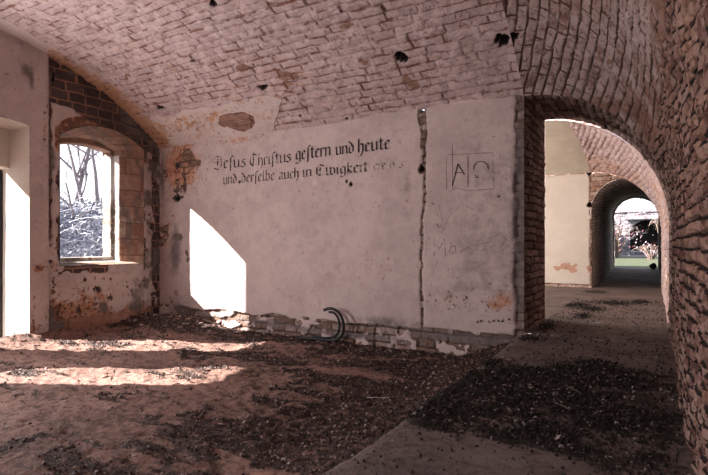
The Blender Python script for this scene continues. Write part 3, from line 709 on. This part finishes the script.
# ------------------------------------------------------------------ outside ground
xs = lin(-40, XO+.0, .6); ysn = lin(-15, 45, .6); X, Yg = np.meshgrid(xs, ysn)
grid_obj('ground', X, Yg, np.full(X.shape, DIRT-.05)+(fbm(X*.3, Yg*.3, 3, 3)-.5)*.2, M_EARTH)
xs = lin(-28, XO-3.0, .10); ysn = lin(5, 24, .10); X, Yg = np.meshgrid(xs, ysn)
dd = (XO-3.0-X)
Zb = DIRT-.1+2.85*sstep(0, 5.5, dd)+.05*(dd)*0+(fbm(X*.8, Yg*.8, 120, 4)-.5)*.7*sstep(0, 1, dd)+(fbm(X*4, Yg*4, 121, 3)-.5)*.28
def bank_z(x, y):
    dd = XO-3.0-x; x = np.array(x); y = np.array(y)
    return float(DIRT-.1+2.85*sstep(0, 5.5, dd)+(fbm(x*.8, y*.8, 120, 4)-.5)*.7*sstep(0, 1, dd)+(fbm(x*4, y*4, 121, 3)-.5)*.28)
grid_obj('embankment', X, Yg, Zb, M_BANK)
xs = lin(-14, 10, .3); ysn = lin(Y4+.1, 75, .3); X, Yg = np.meshgrid(xs, ysn)
grid_obj('lawn', X, Yg, .12+(fbm(X*.5, Yg*.5, 9, 3)-.5)*.08, M_GRASS)
xs = lin(-14, 10, .3); ysn = lin(44, 50, .3); X, Yg = np.meshgrid(xs, ysn)
grid_obj('path_gravel', X, Yg, .0+(fbm(X*.5, Yg*.5, 9, 3)-.5)*.08+.25*sstep(44.5, 49, Yg), M_EARTH)

# ------------------------------------------------------------------ ruin beyond the far exit
ru = empty('ruined_vault', (-.6, 51.0, -.1), 'pale ruined stone building with a dark broken opening, beyond the lawn at the far exit', 'ruin')
def block(mb, x0, x1, y0, y1, z0, z1, j=.0):
    V = [(x0, y0, z0), (x1, y0, z0), (x1, y1, z0), (x0, y1, z0), (x0+j, y0+j, z1), (x1-j, y0+j, z1), (x1-j, y1-j, z1), (x0+j, y1-j, z1)]
    mb.add(V, [(0, 3, 2, 1), (4, 5, 6, 7), (0, 1, 5, 4), (1, 2, 6, 5), (2, 3, 7, 6), (3, 0, 4, 7)])
# facade with arched dark opening
nx, nz_ = 70, 60; xs = np.linspace(-7.0, 6.0, nx); zs = np.linspace(4.4, 0, nz_)
P = np.zeros((nz_, nx, 3)); P[..., 0] = xs[None]; P[..., 1] = 0; P[..., 2] = zs[:, None]*(1-.12*fbm(xs*.7, xs*0, 4, 3))[None]
ro = relief('facade', P, (0, -30, 2), M_RUIN, .7, .35, amp=.15, jd=.08, jw=.08, rough=.05, seed=30, kind=None, parent=ru,
            openings=[([0, 2], arch_ring(-1.15, 1.45, 0.75, 2.5, 3.35))])
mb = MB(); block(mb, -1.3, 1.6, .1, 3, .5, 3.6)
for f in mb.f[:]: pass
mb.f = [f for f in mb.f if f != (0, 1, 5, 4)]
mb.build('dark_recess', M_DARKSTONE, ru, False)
mb = MB(); block(mb, -7.2, 6.2, -.1, 4, 4.1, 4.45, .1); mb.build('parapet', M_RUIN, ru, False)
mb = MB(); block(mb, -1.6, 1.8, -.35, .05, 3.45, 3.7, .03); mb.build('lintel', M_RUIN, ru, False)
# frosty blue slope left of it
xs = lin(-9, -1.9, .15); ysn = lin(41, 50, .15); X, Yg = np.meshgrid(xs, ysn)
o = grid_obj('side_bank', X, Yg, -.1+3.6*sstep(-1.9, -4.4, X+.5*(fbm(X, Yg, 7, 3)))+(fbm(X*3, Yg*3, 8, 3)-.5)*.5, M_BANK)

# ------------------------------------------------------------------ plants
def grow(mb, p, d, L_, r, lvl, rng, spread=.55, up=.15):
    n = 4; pts = [p.copy()]; rad = [r]
    for i in range(n):
        d = (d+Vector((rng.uniform(-1, 1), rng.uniform(-1, 1), rng.uniform(-1, 1)))*.16+Vector((0, 0, up*.2))).normalized()
        p = p+d*L_/n; pts.append(p.copy()); rad.append(r*(1-.45*(i+1)/n))
    mb.tube(pts, rad, 5 if lvl > 1 else 3, False)
    if lvl == 0: return
    for k in range(rng.choice((3, 4)) if lvl > 1 else 4):
        t = rng.randint(1, n); q = pts[t]
        a = Vector((rng.uniform(-1, 1), rng.uniform(-1, 1), rng.uniform(-.3, .9))).normalized()
        grow(mb, q.copy(), (d*(1-spread)+a*spread).normalized(), L_*rng.uniform(.55, .8), rad[t]*.62, lvl-1, rng, spread, up)
rng = random.Random(5)
TL = ['tallest bare grey tree on the bank, leftmost through the window', 'slim bare leaning tree behind the bank, middle of the window view',
      'bare tree with low forked branches beside the right jamb of the window view', 'small bare sapling standing lowest on the bank seen through the window']
for i, (px_, dist, L_, r) in enumerate(((72, 22, 2.9, .11), (86, 21, 2.7, .08), (99, 20.5, 2.6, .09), (79, 18.5, 1.5, .05))):
    a = pang(px_); x = -dist*math.sin(a); y = dist*math.cos(a)
    mb = MB(); grow(mb, Vector((0, 0, 0)), Vector((rng.uniform(-.2, .2), rng.uniform(-.2, .2), 1)).normalized(), L_, r, 4, rng)
    o = mb.build('bare_tree', M_BARK); o.location = (x, y, bank_z(x, y)-.15); tag(o, TL[i], 'tree', 'bare trees on the bank outside')
def leaves(mb, n, fn, size, rng):
    for _ in range(n):
        p = Vector(fn()); a = Vector((rng.gauss(0, 1), rng.gauss(0, 1), rng.gauss(0, 1))).normalized(); b = a.orthogonal().normalized(); c = a.cross(b)
        s = size*rng.uniform(.5, 1.3)
        mb.add([p-b*s, p-c*s*.45+a*s*.1, p+b*s, p+c*s*.45+a*s*.1], [(0, 1, 2, 3)])
mb = MB()
def fb():
    x = rng.uniform(-21, XO-3.2); y = rng.uniform(7.5, 19); return (x, y, bank_z(x, y)+abs(rng.gauss(0, .16)))
leaves(mb, 12000, fb, .065, rng)
for _ in range(900):
    x, y, z = fb(); d = Vector((rng.gauss(0, 1), rng.gauss(0, 1), rng.uniform(.1, .9))).normalized()
    pts = [Vector((x, y, z))+d*t+Vector((0, 0, -.35*t*t)) for t in (0, .3, .6, .9)]
    mb.tube(pts, [.018, .014, .01, .006], 3, False)
tag(mb.build('bramble_cover', M_LEAFB, smooth=False), 'frosty blue-grey bramble and scree covering the bank outside the window', 'brambles', kind='stuff')

def bush(loc, n, rad, hgt, label, seed, leafm, size):
    rg = random.Random(seed); root = empty('bramble_bush', loc, label, 'bush', 'brambles beyond the far exit')
    mb = MB(); tips = []
    for _ in range(26):
        a = rg.uniform(0, 2*math.pi); q = rg.uniform(.2, 1); p = Vector((0, 0, 0)); pts = []
        for t in np.linspace(0, 1, 7): pts.append(Vector((math.cos(a)*rad*q*t, math.sin(a)*rad*q*t*.6, hgt*rg.uniform(.9, 1.05)*math.sin(t*2.2)*(1.2-q*.3))))
        mb.tube(pts, [.03, .026, .022, .018, .014, .01, .006], 4, False); tips += pts[1:]
    mb.build('branches', M_TWIG, root)
    lb = MB(); leaves(lb, n, lambda: tuple(c+rg.gauss(0, .22) for c in rg.choice(tips)), size, rg); lb.build('leaves', leafm, root, False)
bush((-2.3, 42, -.1), 330, 2.0, 2.6, 'reddish bramble bush at the left of the far exit view', 1, M_LEAFR, .10)
bush((-.1, 40, -.1), 110, 1.3, 1.1, 'low pale pink bramble bush in front of the dark ruin opening', 2, M_LEAFR, .09)
bush((.6, 35, -.1), 50, 1.1, 2.9, 'tall arching bramble at the right edge of the far exit', 3, M_LEAFR, .07)
mb = MB()
rg = random.Random(9)
for _ in range(5):
    p0 = Vector((-3.4+rg.uniform(-.6, .6), 46, 0)); 
rt = empty('bare_tree', (-2.9, 45, -.1), 'bare tree with sparse red leaves above the far exit lawn', 'tree', 'brambles beyond the far exit'); del rt['group']
mb = MB(); grow(mb, Vector((0, 0, 0)), Vector((.25, 0, 1)), 2.6, .10, 4, rg); mb.build('branches', M_BARK, rt)
lb = MB(); leaves(lb, 260, lambda: (rg.gauss(1.0, 1.4), rg.gauss(0, .8), rg.uniform(3.2, 5.8)), .07, rg); lb.build('leaves', M_LEAFR, rt, False)
for i, (x_, lab) in enumerate(((-2.6, 'pale bare tree rising behind the ruin, left in the far exit'), (.3, 'pale bare tree rising behind the ruin, right in the far exit'))):
    rt = empty('bare_tree', (x_, 57, -.1), lab, 'tree')
    mb = MB(); grow(mb, Vector((0, 0, 0)), Vector((.05, 0, 1)), 3.3, .13, 4, rg, .6); mb.build('branches', M_BARK, rt)
    lb = MB(); leaves(lb, 500, lambda: (rg.gauss(0, 1.5), rg.gauss(0, .8), rg.uniform(4, 8)), .10, rg); lb.build('leaves', M_LEAFR, rt, False)
# dark stone block lying in the exit
def rock(seed, sx_, sy_, sz, sub=2, rough=.25):
    bm = bmesh.new(); bmesh.ops.create_icosphere(bm, subdivisions=sub, radius=1); rg = random.Random(seed)
    dirs = [(Vector((rg.gauss(0, 1), rg.gauss(0, 1), rg.gauss(0, 1))).normalized(), rg.uniform(.45, .85)) for _ in range(11)]
    for v in bm.verts:
        for d, k in dirs:
            q = v.co.dot(d)
            if q > k: v.co -= d*(q-k)
        v.co *= 1+rg.uniform(-.04, .04)*rough*4
        v.co.x *= sx_; v.co.y *= sy_; v.co.z *= sz
    me = bpy.data.meshes.new('rock'); bm.to_mesh(me); bm.free(); return me
def put(name, me, mat, loc, rot, label, cat, group=None):
    if not me.materials: me.materials.append(mat)
    o = bpy.data.objects.new(name, me); COL.objects.link(o); o.location = loc; o.rotation_euler = rot; return tag(o, label, cat, group)
me = rock(4, .15, .20, .16); put('stone_block', me, M_DARKSTONE, (-.03, Y4-.7, .29), (0, 0, .0), 'dark stone block lying on the sill of the far exit', 'stone')

# ------------------------------------------------------------------ bent black hose at the foot of the wall
hx = empty('bent_hose', (*on_floor(340, 343, -.33), 0), 'black doubled hose bent upright against the inscribed wall', 'hose')
X0, Yw = hx.location.x, D-.16
hx.location = (X0, Yw, float(dirt_z(X0, Yw)))
def pp(px_, py_, off=0):                          # point in the upright plane of the hose
    x, z = on_back(px_, py_, Yw+off); return Vector((x-X0, off, z-hx.location.z))
def catmull(pts, n=8):
    out = []; p = [pts[0]]+pts+[pts[-1]]
    for i in range(1, len(p)-2):
        for t in np.arange(n)/n:
            out.append(.5*((2*p[i])+(p[i+1]-p[i-1])*t+(2*p[i-1]-5*p[i]+4*p[i+1]-p[i+2])*t*t+(3*p[i]-p[i-1]-3*p[i+1]+p[i+2])*t**3))
    out.append(pts[-1]); return out
mb = MB(); mb.tube(catmull([pp(324, 310), pp(330, 308.5), pp(336, 310.5), pp(341, 316), pp(343.5, 324), pp(343, 333), pp(339, 338), pp(334, 340.5), pp(324, 339.5), pp(310, 338.5), pp(296, 337)]), .022, 8)
mb.build('hose_strand', M_BLACK, hx)
mb = MB(); mb.tube(catmull([pp(329, 312, .03), pp(334, 313, .03), pp(338, 318, .03), pp(339.5, 325, .03), pp(338.5, 332, .03), pp(334, 336.5, .03), pp(326, 338, .0), pp(312, 336.5, -.02)]), .018, 8)
mb.build('hose_strand', M_BLACK, hx)

# ------------------------------------------------------------------ inscriptions painted and scratched on the plaster
def painted(name, cols, lo, hi):
    m, n, b = newmat(name); pos = N(n, 'ShaderNodeNewGeometry').outputs['Position']
    b.inputs['Base Color'].default_value = (*cols, 1)
    tr = N(n, 'ShaderNodeBsdfTransparent'); mx = N(n, 'ShaderNodeMixShader'); out = n.nodes['Material Output']
    f = ramp(n, mth(n, 'ADD', mth(n, 'MULTIPLY', noise(n, pos, 22, 5, .7), .6), mth(n, 'MULTIPLY', noise(n, pos, 4, 3), .4)), lo, hi)
    n.links.new(f, mx.inputs[0]); n.links.new(tr.outputs[0], mx.inputs[1]); n.links.new(b.outputs[0], mx.inputs[2]); n.links.new(mx.outputs[0], out.inputs[0])
    return m
M_INK = painted('black_letter_paint', (.035, .028, .028), .30, .42)
M_INK2 = painted('faded_letter_paint', (.09, .07, .068), .44, .58)
M_INK3 = painted('scratched_line', (.13, .08, .075), .38, .56)
M_INK4 = painted('dark_pencil', (.07, .05, .05), .28, .45)
G_ = {
 'u': (.68, [[(.02,.9),(.12,1),(.14,.12),(.3,0),(.5,.14)], [(.44,.92),(.54,1),(.54,.08),(.66,.1)]]),
 'n': (.68, [[(.02,.88),(.12,1),(.12,0),(.2,.08)], [(.12,.8),(.36,1),(.52,.86),(.52,.08),(.64,.08)]]),
 'm': (1.05, [[(.02,.88),(.12,1),(.12,0)], [(.12,.8),(.34,1),(.48,.86),(.48,0)], [(.48,.8),(.7,1),(.86,.86),(.86,.08),(.98,.08)]]),
 'd': (.62, [[(.12,.72),(.12,.12),(.3,0),(.5,.18),(.5,.8),(.34,1.1),(.1,1.42)], [(.12,.72),(.32,.92),(.5,.8)]]),
 'e': (.54, [[(.12,.8),(.12,.14),(.3,0),(.48,.16)], [(.12,.8),(.3,1),(.46,.8),(.14,.5)]]),
 'g': (.64, [[(.12,.8),(.12,.2),(.3,.06),(.5,.22)], [(.12,.8),(.32,1),(.5,.88),(.52,-.2),(.3,-.42),(.06,-.32)], [(.5,.9),(.62,1)]]),
 's': (.54, [[(.48,.86),(.3,1),(.12,.82),(.44,.42),(.44,.14),(.26,0),(.06,.14)]]),
 'f': (.42, [[(.18,-.38),(.2,1.2),(.34,1.5),(.48,1.4)]]),      # long s
 't': (.48, [[(.2,1.3),(.2,.14),(.34,0),(.46,.12)], [(.02,.98),(.44,1)]]),
 'r': (.48, [[(.02,.88),(.12,1),(.12,0),(.24,.08)], [(.12,.8),(.32,1),(.44,.86)]]),
 'h': (.62, [[(.26,1.62),(.12,1.5),(.12,0)], [(.12,.78),(.34,1),(.5,.8),(.5,.1),(.3,-.42)]]),
 'b': (.62, [[(.24,1.6),(.12,1.45),(.12,.14),(.3,0),(.5,.2),(.5,.8),(.32,1),(.12,.8)]]),
 'l': (.36, [[(.24,1.6),(.14,1.45),(.14,.12),(.3,.02)]]),
 'k': (.58, [[(.24,1.6),(.14,1.45),(.14,0)], [(.14,.7),(.38,1),(.46,.82),(.16,.56),(.4,.1),(.54,.06)]]),
 'a': (.66, [[(.12,.86),(.34,1),(.5,.86),(.5,.1),(.64,.06)], [(.5,.52),(.2,.46),(.12,.16),(.3,0),(.5,.2)]]),
 'c': (.5, [[(.12,.8),(.12,.14),(.3,0),(.46,.16)], [(.12,.8),(.3,1),(.44,.86)]]),
 'i': (.34, [[(.04,.88),(.14,1),(.14,.08),(.28,.06)], [(.12,1.3),(.22,1.36)]]),
 'w': (1.0, [[(.04,.9),(.14,1.1),(.14,.16),(.32,0),(.5,.16)], [(.4,.92),(.5,1.1),(.5,.16),(.7,0),(.88,.2),(.88,.8),(.7,1),(.52,.82)]]),
 'J': (1.0, [[(.08,1.3),(.4,1.6),(.8,1.42),(.84,.3),(.56,-.16),(.14,.06)], [(.5,1.3),(.46,.3)], [(.14,.8),(.7,.86)]]),
 'C': (.98, [[(.84,1.4),(.46,1.6),(.14,1.2),(.14,.4),(.46,0),(.86,.24)], [(.5,1.5),(.46,.22)], [(.46,1.62),(.62,1.9)]]),
 'E': (.98, [[(.84,1.36),(.48,1.6),(.16,1.25),(.16,.32),(.5,0),(.9,.24)], [(.06,.84),(.7,.9)], [(.5,1.5),(.48,.2)]]),
 ' ': (.4, []),
}
def nib_poly(mb, pts, w_, ang, to3):
    nx_, nz2 = math.cos(ang)*w_/2, math.sin(ang)*w_/2; t = w_*.10
    for (x0, z0), (x1, z1) in zip(pts[:-1], pts[1:]):
        dx, dz = x1-x0, z1-z0; L_ = math.hypot(dx, dz) or 1; ox, oz = -dz/L_*t, dx/L_*t
        q = [(x0-nx_, z0-nz2), (x0+nx_, z0+nz2), (x1+nx_, z1+nz2), (x1-nx_, z1-nz2)]
        if abs(dx*nz2-dz*nx_) < L_*w_*.14:
            q = [(x0+ox, z0+oz), (x0-ox, z0-oz), (x1-ox, z1-oz), (x1+ox, z1+oz)]
        k = len(mb.v); mb.add([to3(*p) for p in q], [(0, 1, 2, 3)])
YT = D-.026
def word(mb, txt, p0, p1, xh_px, nib=.16):
    """p0, p1: baseline ends in photo pixels, brought onto the wall plane"""
    x0, z0 = on_back(*p0); x1, z1 = on_back(*p1); adv = sum(G_[c][0] for c in txt); sx_ = (x1-x0)/adv
    zh = on_back(p0[0], p0[1]-xh_px)[1]-z0; cx = 0
    for c in txt:
        for st in G_[c][1]:
            def to3(x, z, cx=cx): return (x0+(cx+x)*sx_, YT, z0+(z1-z0)*((cx+x)/adv)+z*zh)
            nib_poly(mb, st, nib, math.radians(42), to3)
        cx += G_[c][0]
def inscr(name, mb, mat, label):
    o = mb.build(name, mat, None, False); o.parent = wall_back; o['label'] = label; return o
mb = MB(); word(mb, 'geftern', (296, 160.5), (332, 155.5), 8.5); word(mb, 'und', (336, 155.5), (355, 153), 8.2); word(mb, 'heute', (358, 152.8), (391, 148.8), 8.6, .17)
inscr('painted_inscription', mb, M_INK, 'black blackletter words painted on the plaster')
mb = MB(); word(mb, 'Jefus', (214, 169), (247, 167), 7.6); word(mb, 'Chriftus', (250, 166.8), (292, 162), 7.6)
word(mb, 'und', (224, 184.6), (238, 183), 6.6); word(mb, 'derfelbe', (242, 182.8), (276, 180), 6.8); word(mb, 'auch', (279, 179.8), (300, 178), 6.8)
word(mb, 'in', (303, 177.4), (313, 176.3), 7); word(mb, 'Ewigkeit', (316, 176.5), (369, 171.5), 7)
inscr('painted_inscription', mb, painted('half_faded_letter_paint', (.06, .045, .045), .36, .52), 'paler worn blackletter words')
mb = MB(); word(mb, 'cre n s', (374, 170.5), (404, 167.5), 6)
inscr('painted_inscription', mb, M_INK2, 'almost vanished end of the second line')
def stroke(mb, pts, w_=.006):
    P3 = [on_back(*p) for p in pts]
    for (x0, z0), (x1, z1) in zip(P3[:-1], P3[1:]):
        L_ = math.hypot(x1-x0, z1-z0) or 1; ox, oz = -(z1-z0)/L_*w_/2, (x1-x0)/L_*w_/2
        mb.add([(x0+ox, YT, z0+oz), (x0-ox, YT, z0-oz), (x1-ox, YT, z1-oz), (x1+ox, YT, z1+oz)], [(0, 1, 2, 3)])
mb = MB()
stroke(mb, [(453, 186), (458.5, 164), (465, 175)], .016); stroke(mb, [(455, 173), (463, 173)], .01)
stroke(mb, [(474, 170), (474, 166), (478, 162), (484, 162), (488, 165), (489, 170)], .010); stroke(mb, [(475, 175), (479, 178), (475, 178)], .007)
stroke(mb, [(453, 144), (453, 189)], .006); stroke(mb, [(468.5, 156), (468.5, 187)], .007)
inscr('alpha_omega_sign', mb, M_INK4, 'alpha and omega drawn in dark pencil')
mb = MB()
stroke(mb, [(447, 155), (493, 153)]); stroke(mb, [(447, 155), (447, 190)]); stroke(mb, [(493, 153), (494, 187)]); stroke(mb, [(450, 192), (456, 188), (468, 191), (495, 189)])
stroke(mb, [(435, 256), (435, 239), (440, 249), (445, 239), (446, 256)], .008); stroke(mb, [(449, 253), (452, 246), (456, 246), (456, 253), (450, 251)], .006)
stroke(mb, [(460, 252), (470, 247)], .005); stroke(mb, [(472, 246), (490, 242)], .004); stroke(mb, [(480, 240), (476, 249), (484, 251), (487, 244)], .004)
stroke(mb, [(493, 237), (502, 232), (506, 240), (498, 252), (510, 246)], .004); stroke(mb, [(440, 205), (444, 230), (450, 215), (462, 205), (476, 210)], .004)
inscr('scratched_drawing', mb, M_INK3, 'thin scratched frame and faint capital letters')
mb = MB(); x_ = 476
rg = random.Random(3)
for (a, b_) in ((478, 321.5), (482, 321), (489, 321.5), (494, 320.5), (499, 320.5), (503, 320.5), (509, 319)):
    j_ = lambda: rg.uniform(-1.3, 1.3)
    stroke(mb, [(a+j_(), b_+1.4), (a+j_(), b_-1.2), (a+j_(), b_+j_()), (a+1+j_()*.5, b_+1)], .011)
inscr('scratched_drawing', mb, M_INK, 'row of small dark scribbled signs at the foot of the panel')

# ------------------------------------------------------------------ debris
def chips(mb, x, y, z, s, rg, flat=.35):
    a = rg.uniform(0, 6.283); t = rg.gauss(0, flat); t2 = rg.gauss(0, flat); c, s_ = math.cos(a), math.sin(a)
    l = s*rg.uniform(.6, 1.6); w_ = s*rg.uniform(.25, .7); up = s*rg.uniform(.0, .5)
    ux, uy, uz = c*math.cos(t), s_*math.cos(t), math.sin(t); vx, vy, vz = -s_*math.cos(t2), c*math.cos(t2), math.sin(t2)
    Z = z+abs(uz)*l+abs(vz)*w_
    mb.add([(x-ux*l, y-uy*l, Z-uz*l), (x-vx*w_, y-vy*w_, Z-vz*w_+up), (x+ux*l, y+uy*l, Z+uz*l), (x+vx*w_, y+vy*w_, Z+vz*w_+up), (x, y, Z+up*1.2)],
           [(0, 1, 4), (1, 2, 4), (2, 3, 4), (3, 0, 4)])
def lump(mb, x, y, z, s, rg):
    a = rg.uniform(0, 6.283); l, w_, h = s*rg.uniform(.6, 1.1), s*rg.uniform(.4, .9), s*rg.uniform(.5, 1.1); c, s_ = math.cos(a), math.sin(a)
    q = [(-l, -w_*.6), (l*.7, -w_), (l, w_*.7), (-l*.6, w_)]
    b = [(x+c*u-s_*v, y+s_*u+c*v, z-.004) for u, v in q]; t = [(x+(c*u-s_*v)*.55, y+(s_*u+c*v)*.55, z+h*rg.uniform(.7, 1.1)) for u, v in q]
    mb.add(b+t, [(0, 1, 5, 4), (1, 2, 6, 5), (2, 3, 7, 6), (3, 0, 4, 7), (4, 5, 6, 7)])
def bit(mb, x, y, z, s, rg):
    (chips if rg.random() < .78 else lump)(mb, x, y, z, s*(.85 if y > .45*D else .65), rg)
rg = random.Random(21)
def dens_path(x, y):
    if y > .50*D+.12*math.sin(x*4) and y < .775*D+.2*(float(vn(x*3, y*3, 4))-.5): return 1.0
    return .07 if y < .5*D else .03
mb = MB(); n = 0; xs = []; 
cand = np.stack([RNG.uniform(XJ+.02, XR-.03, 150000), RNG.uniform(.05*D, 1.75*D, 150000)], 1)
fz = slab_z(cand[:, 0], cand[:, 1]); keepm = RNG.uniform(0, 1, len(cand)) < (.05+path_litter(cand[:, 0], cand[:, 1]))*np.where(cand[:, 1] > D, .5, .8)
keepm &= (cand[:, 0] > XJ+.03)
for (x, y), z in zip(cand[keepm], fz[keepm]): bit(mb, x, y, z+.002, rg.choice((.006, .009, .013, .02)), rg)
tag(mb.build('leaf_litter', M_LITTERD, smooth=False), 'black crumbled leaf litter covering the paved strip', 'litter', kind='stuff')
mb = MB(); cand = np.stack([RNG.uniform(XL+.03, XJ-.02, 110000), RNG.uniform(.04*D, D-.05, 110000)], 1)
X_, Y_ = cand[:, 0], cand[:, 1]; fz = dirt_z(X_, Y_); pr = .03+dirt_litter(X_, Y_)
keepm = RNG.uniform(0, 1, len(cand)) < pr
for (x, y), z in zip(cand[keepm], fz[keepm]): bit(mb, x, y, z, rg.choice((.007, .010, .014, .022)), rg)
tag(mb.build('leaf_litter', M_LITTER, smooth=False), 'brown leaf and plaster litter strewn over the dirt floor', 'litter', kind='stuff')
# foot of the heap in the corner: broken mortar, too small and many to count
rocks = [rock(50+i, .05, .038, .026, 1) for i in range(8)]
def stone(px_, py_, size, mat_i, label, group, name='stone', zref=None, flat=.6):
    zf = 0.0 if (zref is None) else zref
    x, y = on_floor(px_, py_, zf); x = min(max(x, XL+.06), XR-.1); y = min(y, D-.07)
    z = surf_z(x, y); src = rocks[rg.randrange(8)]
    k = ('m', mat_i, src.name)
    if k not in CACHE: c = src.copy(); c.materials.clear(); c.materials.append((M_STONE, M_PALE, M_BRICK)[mat_i]); CACHE[k] = c
    o = bpy.data.objects.new(name, CACHE[k]); COL.objects.link(o); s = size/.05
    o.scale = (s*rg.uniform(.8, 1.3), s*rg.uniform(.7, 1.1), s*rg.uniform(flat, flat*1.5)); o.rotation_euler = (rg.uniform(-.15, .15), rg.uniform(-.15, .15), rg.uniform(0, 6.28))
    o.location = (x, y, z+.4*.026*o.scale[2]); return tag(o, label, 'stone', group)
CACHE = {}
for _ in range(95):                                # heap in the corner
    stone(rg.uniform(95, 240), 0, 1, 0, '', '') if False else None
for _ in range(110):
    x = XL+.1+abs(rg.gauss(.55, .55)); y = D-.08-abs(rg.gauss(.0, .42)); 
    if x > XL+2.4: x = XL+rg.uniform(.2, 2)
    zc_ = -x*math.sin(YAW)+y*math.cos(YAW)
    o = stone(400, 350, rg.choice((.02, .03, .04, .055)), rg.choice((0, 0, 1, 2)), 'broken stone in the rubble heap below the sunlit corner of the wall', 'rubble heap in the corner', 'rubble_stone', DIRT)
    o.location = (x, y, surf_z(x, y)+.3*.026*o.scale[2])
for _ in range(80):                                # spread along the foot of the inscribed wall
    x = rg.uniform(XL+2.2, XJ-.1); y = D-.06-abs(rg.gauss(.08, .22))
    o = stone(400, 350, rg.choice((.016, .022, .03, .04)), rg.choice((0, 0, 1, 2)), 'small broken stone at the foot of the inscribed wall', 'stones along the inscribed wall', 'rubble_stone', DIRT)
    o.location = (x, y, surf_z(x, y)+.3*.026*o.scale[2])
for _ in range(90):                                # loose on the dirt
    x = XJ-.06-abs(rg.gauss(0, 1.3)); y = rg.uniform(.22*D, .9*D)
    o = stone(400, 350, rg.choice((.012, .016, .022, .03)), rg.choice((0, 0, 1)), 'loose stone chip on the dirt beside the kerb', 'stone chips on the dirt', 'stone_chip', DIRT)
    o.location = (x, y, surf_z(x, y)+.3*.026*o.scale[2])
for _ in range(60):
    x = rg.uniform(XJ+.06, XR-.12); y = rg.uniform(.46*D, .80*D)
    o = stone(400, 350, rg.choice((.010, .016, .022)), rg.choice((1, 1, 1, 0)), 'small pale chip lying in the black litter of the paved strip', 'pale chips in the black litter', 'stone_chip', 0)
    o.location = (x, y, surf_z(x, y)+.3*.026*o.scale[2])
# single stones one can point to
stone(105, 377, .055, 2, 'red-brown stone lying in the middle of the near sunlit strip', None, zref=DIRT)
stone(206, 331, .12, 1, 'flat pale slab fragment at the foot of the sunlit wall patch', None, zref=DIRT, flat=.3)
stone(238, 333, .14, 1, 'long flat slab fragment right below the sunlit wall patch', None, zref=DIRT, flat=.25)
stone(640, 386, .018, 1, 'pale lump near the right wall, in the litter', None, zref=0)
stone(617, 377, .018, 1, 'pale lump left of another, at the far edge of the litter', None, zref=0)
stone(656, 357, .03, 1, 'flat pale stone on the clean paving beside the right wall', None, zref=0, flat=.3)
stone(556, 396, .035, 0, 'grey-pink stone in the middle of the black litter', None, zref=0)
stone(313, 470, .04, 2, 'reddish stone on the kerb edge at the bottom of the photo', None, zref=-.2)
o = stone(490, 402, .016, 2, 'bright red scrap in the black litter near the kerb', None, 'plastic_scrap', zref=0); o['category'] = 'scrap'
o.data = o.data.copy(); o.data.materials[0] = M_RED
# flat brick fragment at the bottom edge
bm = bmesh.new(); bmesh.ops.create_cube(bm, size=1); bmesh.ops.scale(bm, vec=(.16, .07, .035), verts=bm.verts)
bmesh.ops.bevel(bm, geom=bm.edges[:], offset=.006, segments=2, affect='EDGES'); me = bpy.data.meshes.new('brick'); bm.to_mesh(me); bm.free()
x, y = on_floor(262, 471, DIRT+.08); put('brick_fragment', me, M_BRICK, (x, y, surf_z(x, y)+.02), (.05, -.04, YAW-.1), 'flat red-brown brick lying in the dirt at the bottom edge', 'brick')
# twigs
for i in range(26):
    x = rg.uniform(XJ-2.6, XR-.2); y = rg.uniform(.35*D, .82*D)
    if abs(x-XJ) < .08: x -= .2
    a = rg.uniform(0, 6.28); l = rg.uniform(.04, .12); z = surf_z(x, y)+.014
    mb = MB(); mb.tube([(-l, 0, 0), (-l*.3, .012*rg.uniform(-1, 1), .006), (l*.4, .015*rg.uniform(-1, 1), .004), (l, 0, 0)], [.002, .003, .0025, .0015], 5)
    o = mb.build('twig', M_WHITE if i % 9 == 0 else M_TWIG); o.location = (x, y, z); o.rotation_euler[2] = a
    onp = x > XJ
    tag(o, 'dry twig lying in the litter on the paved strip' if onp else 'dry twig lying on the dirt floor beside the kerb', 'twig', 'twigs on the paving' if onp else 'twigs on the dirt')
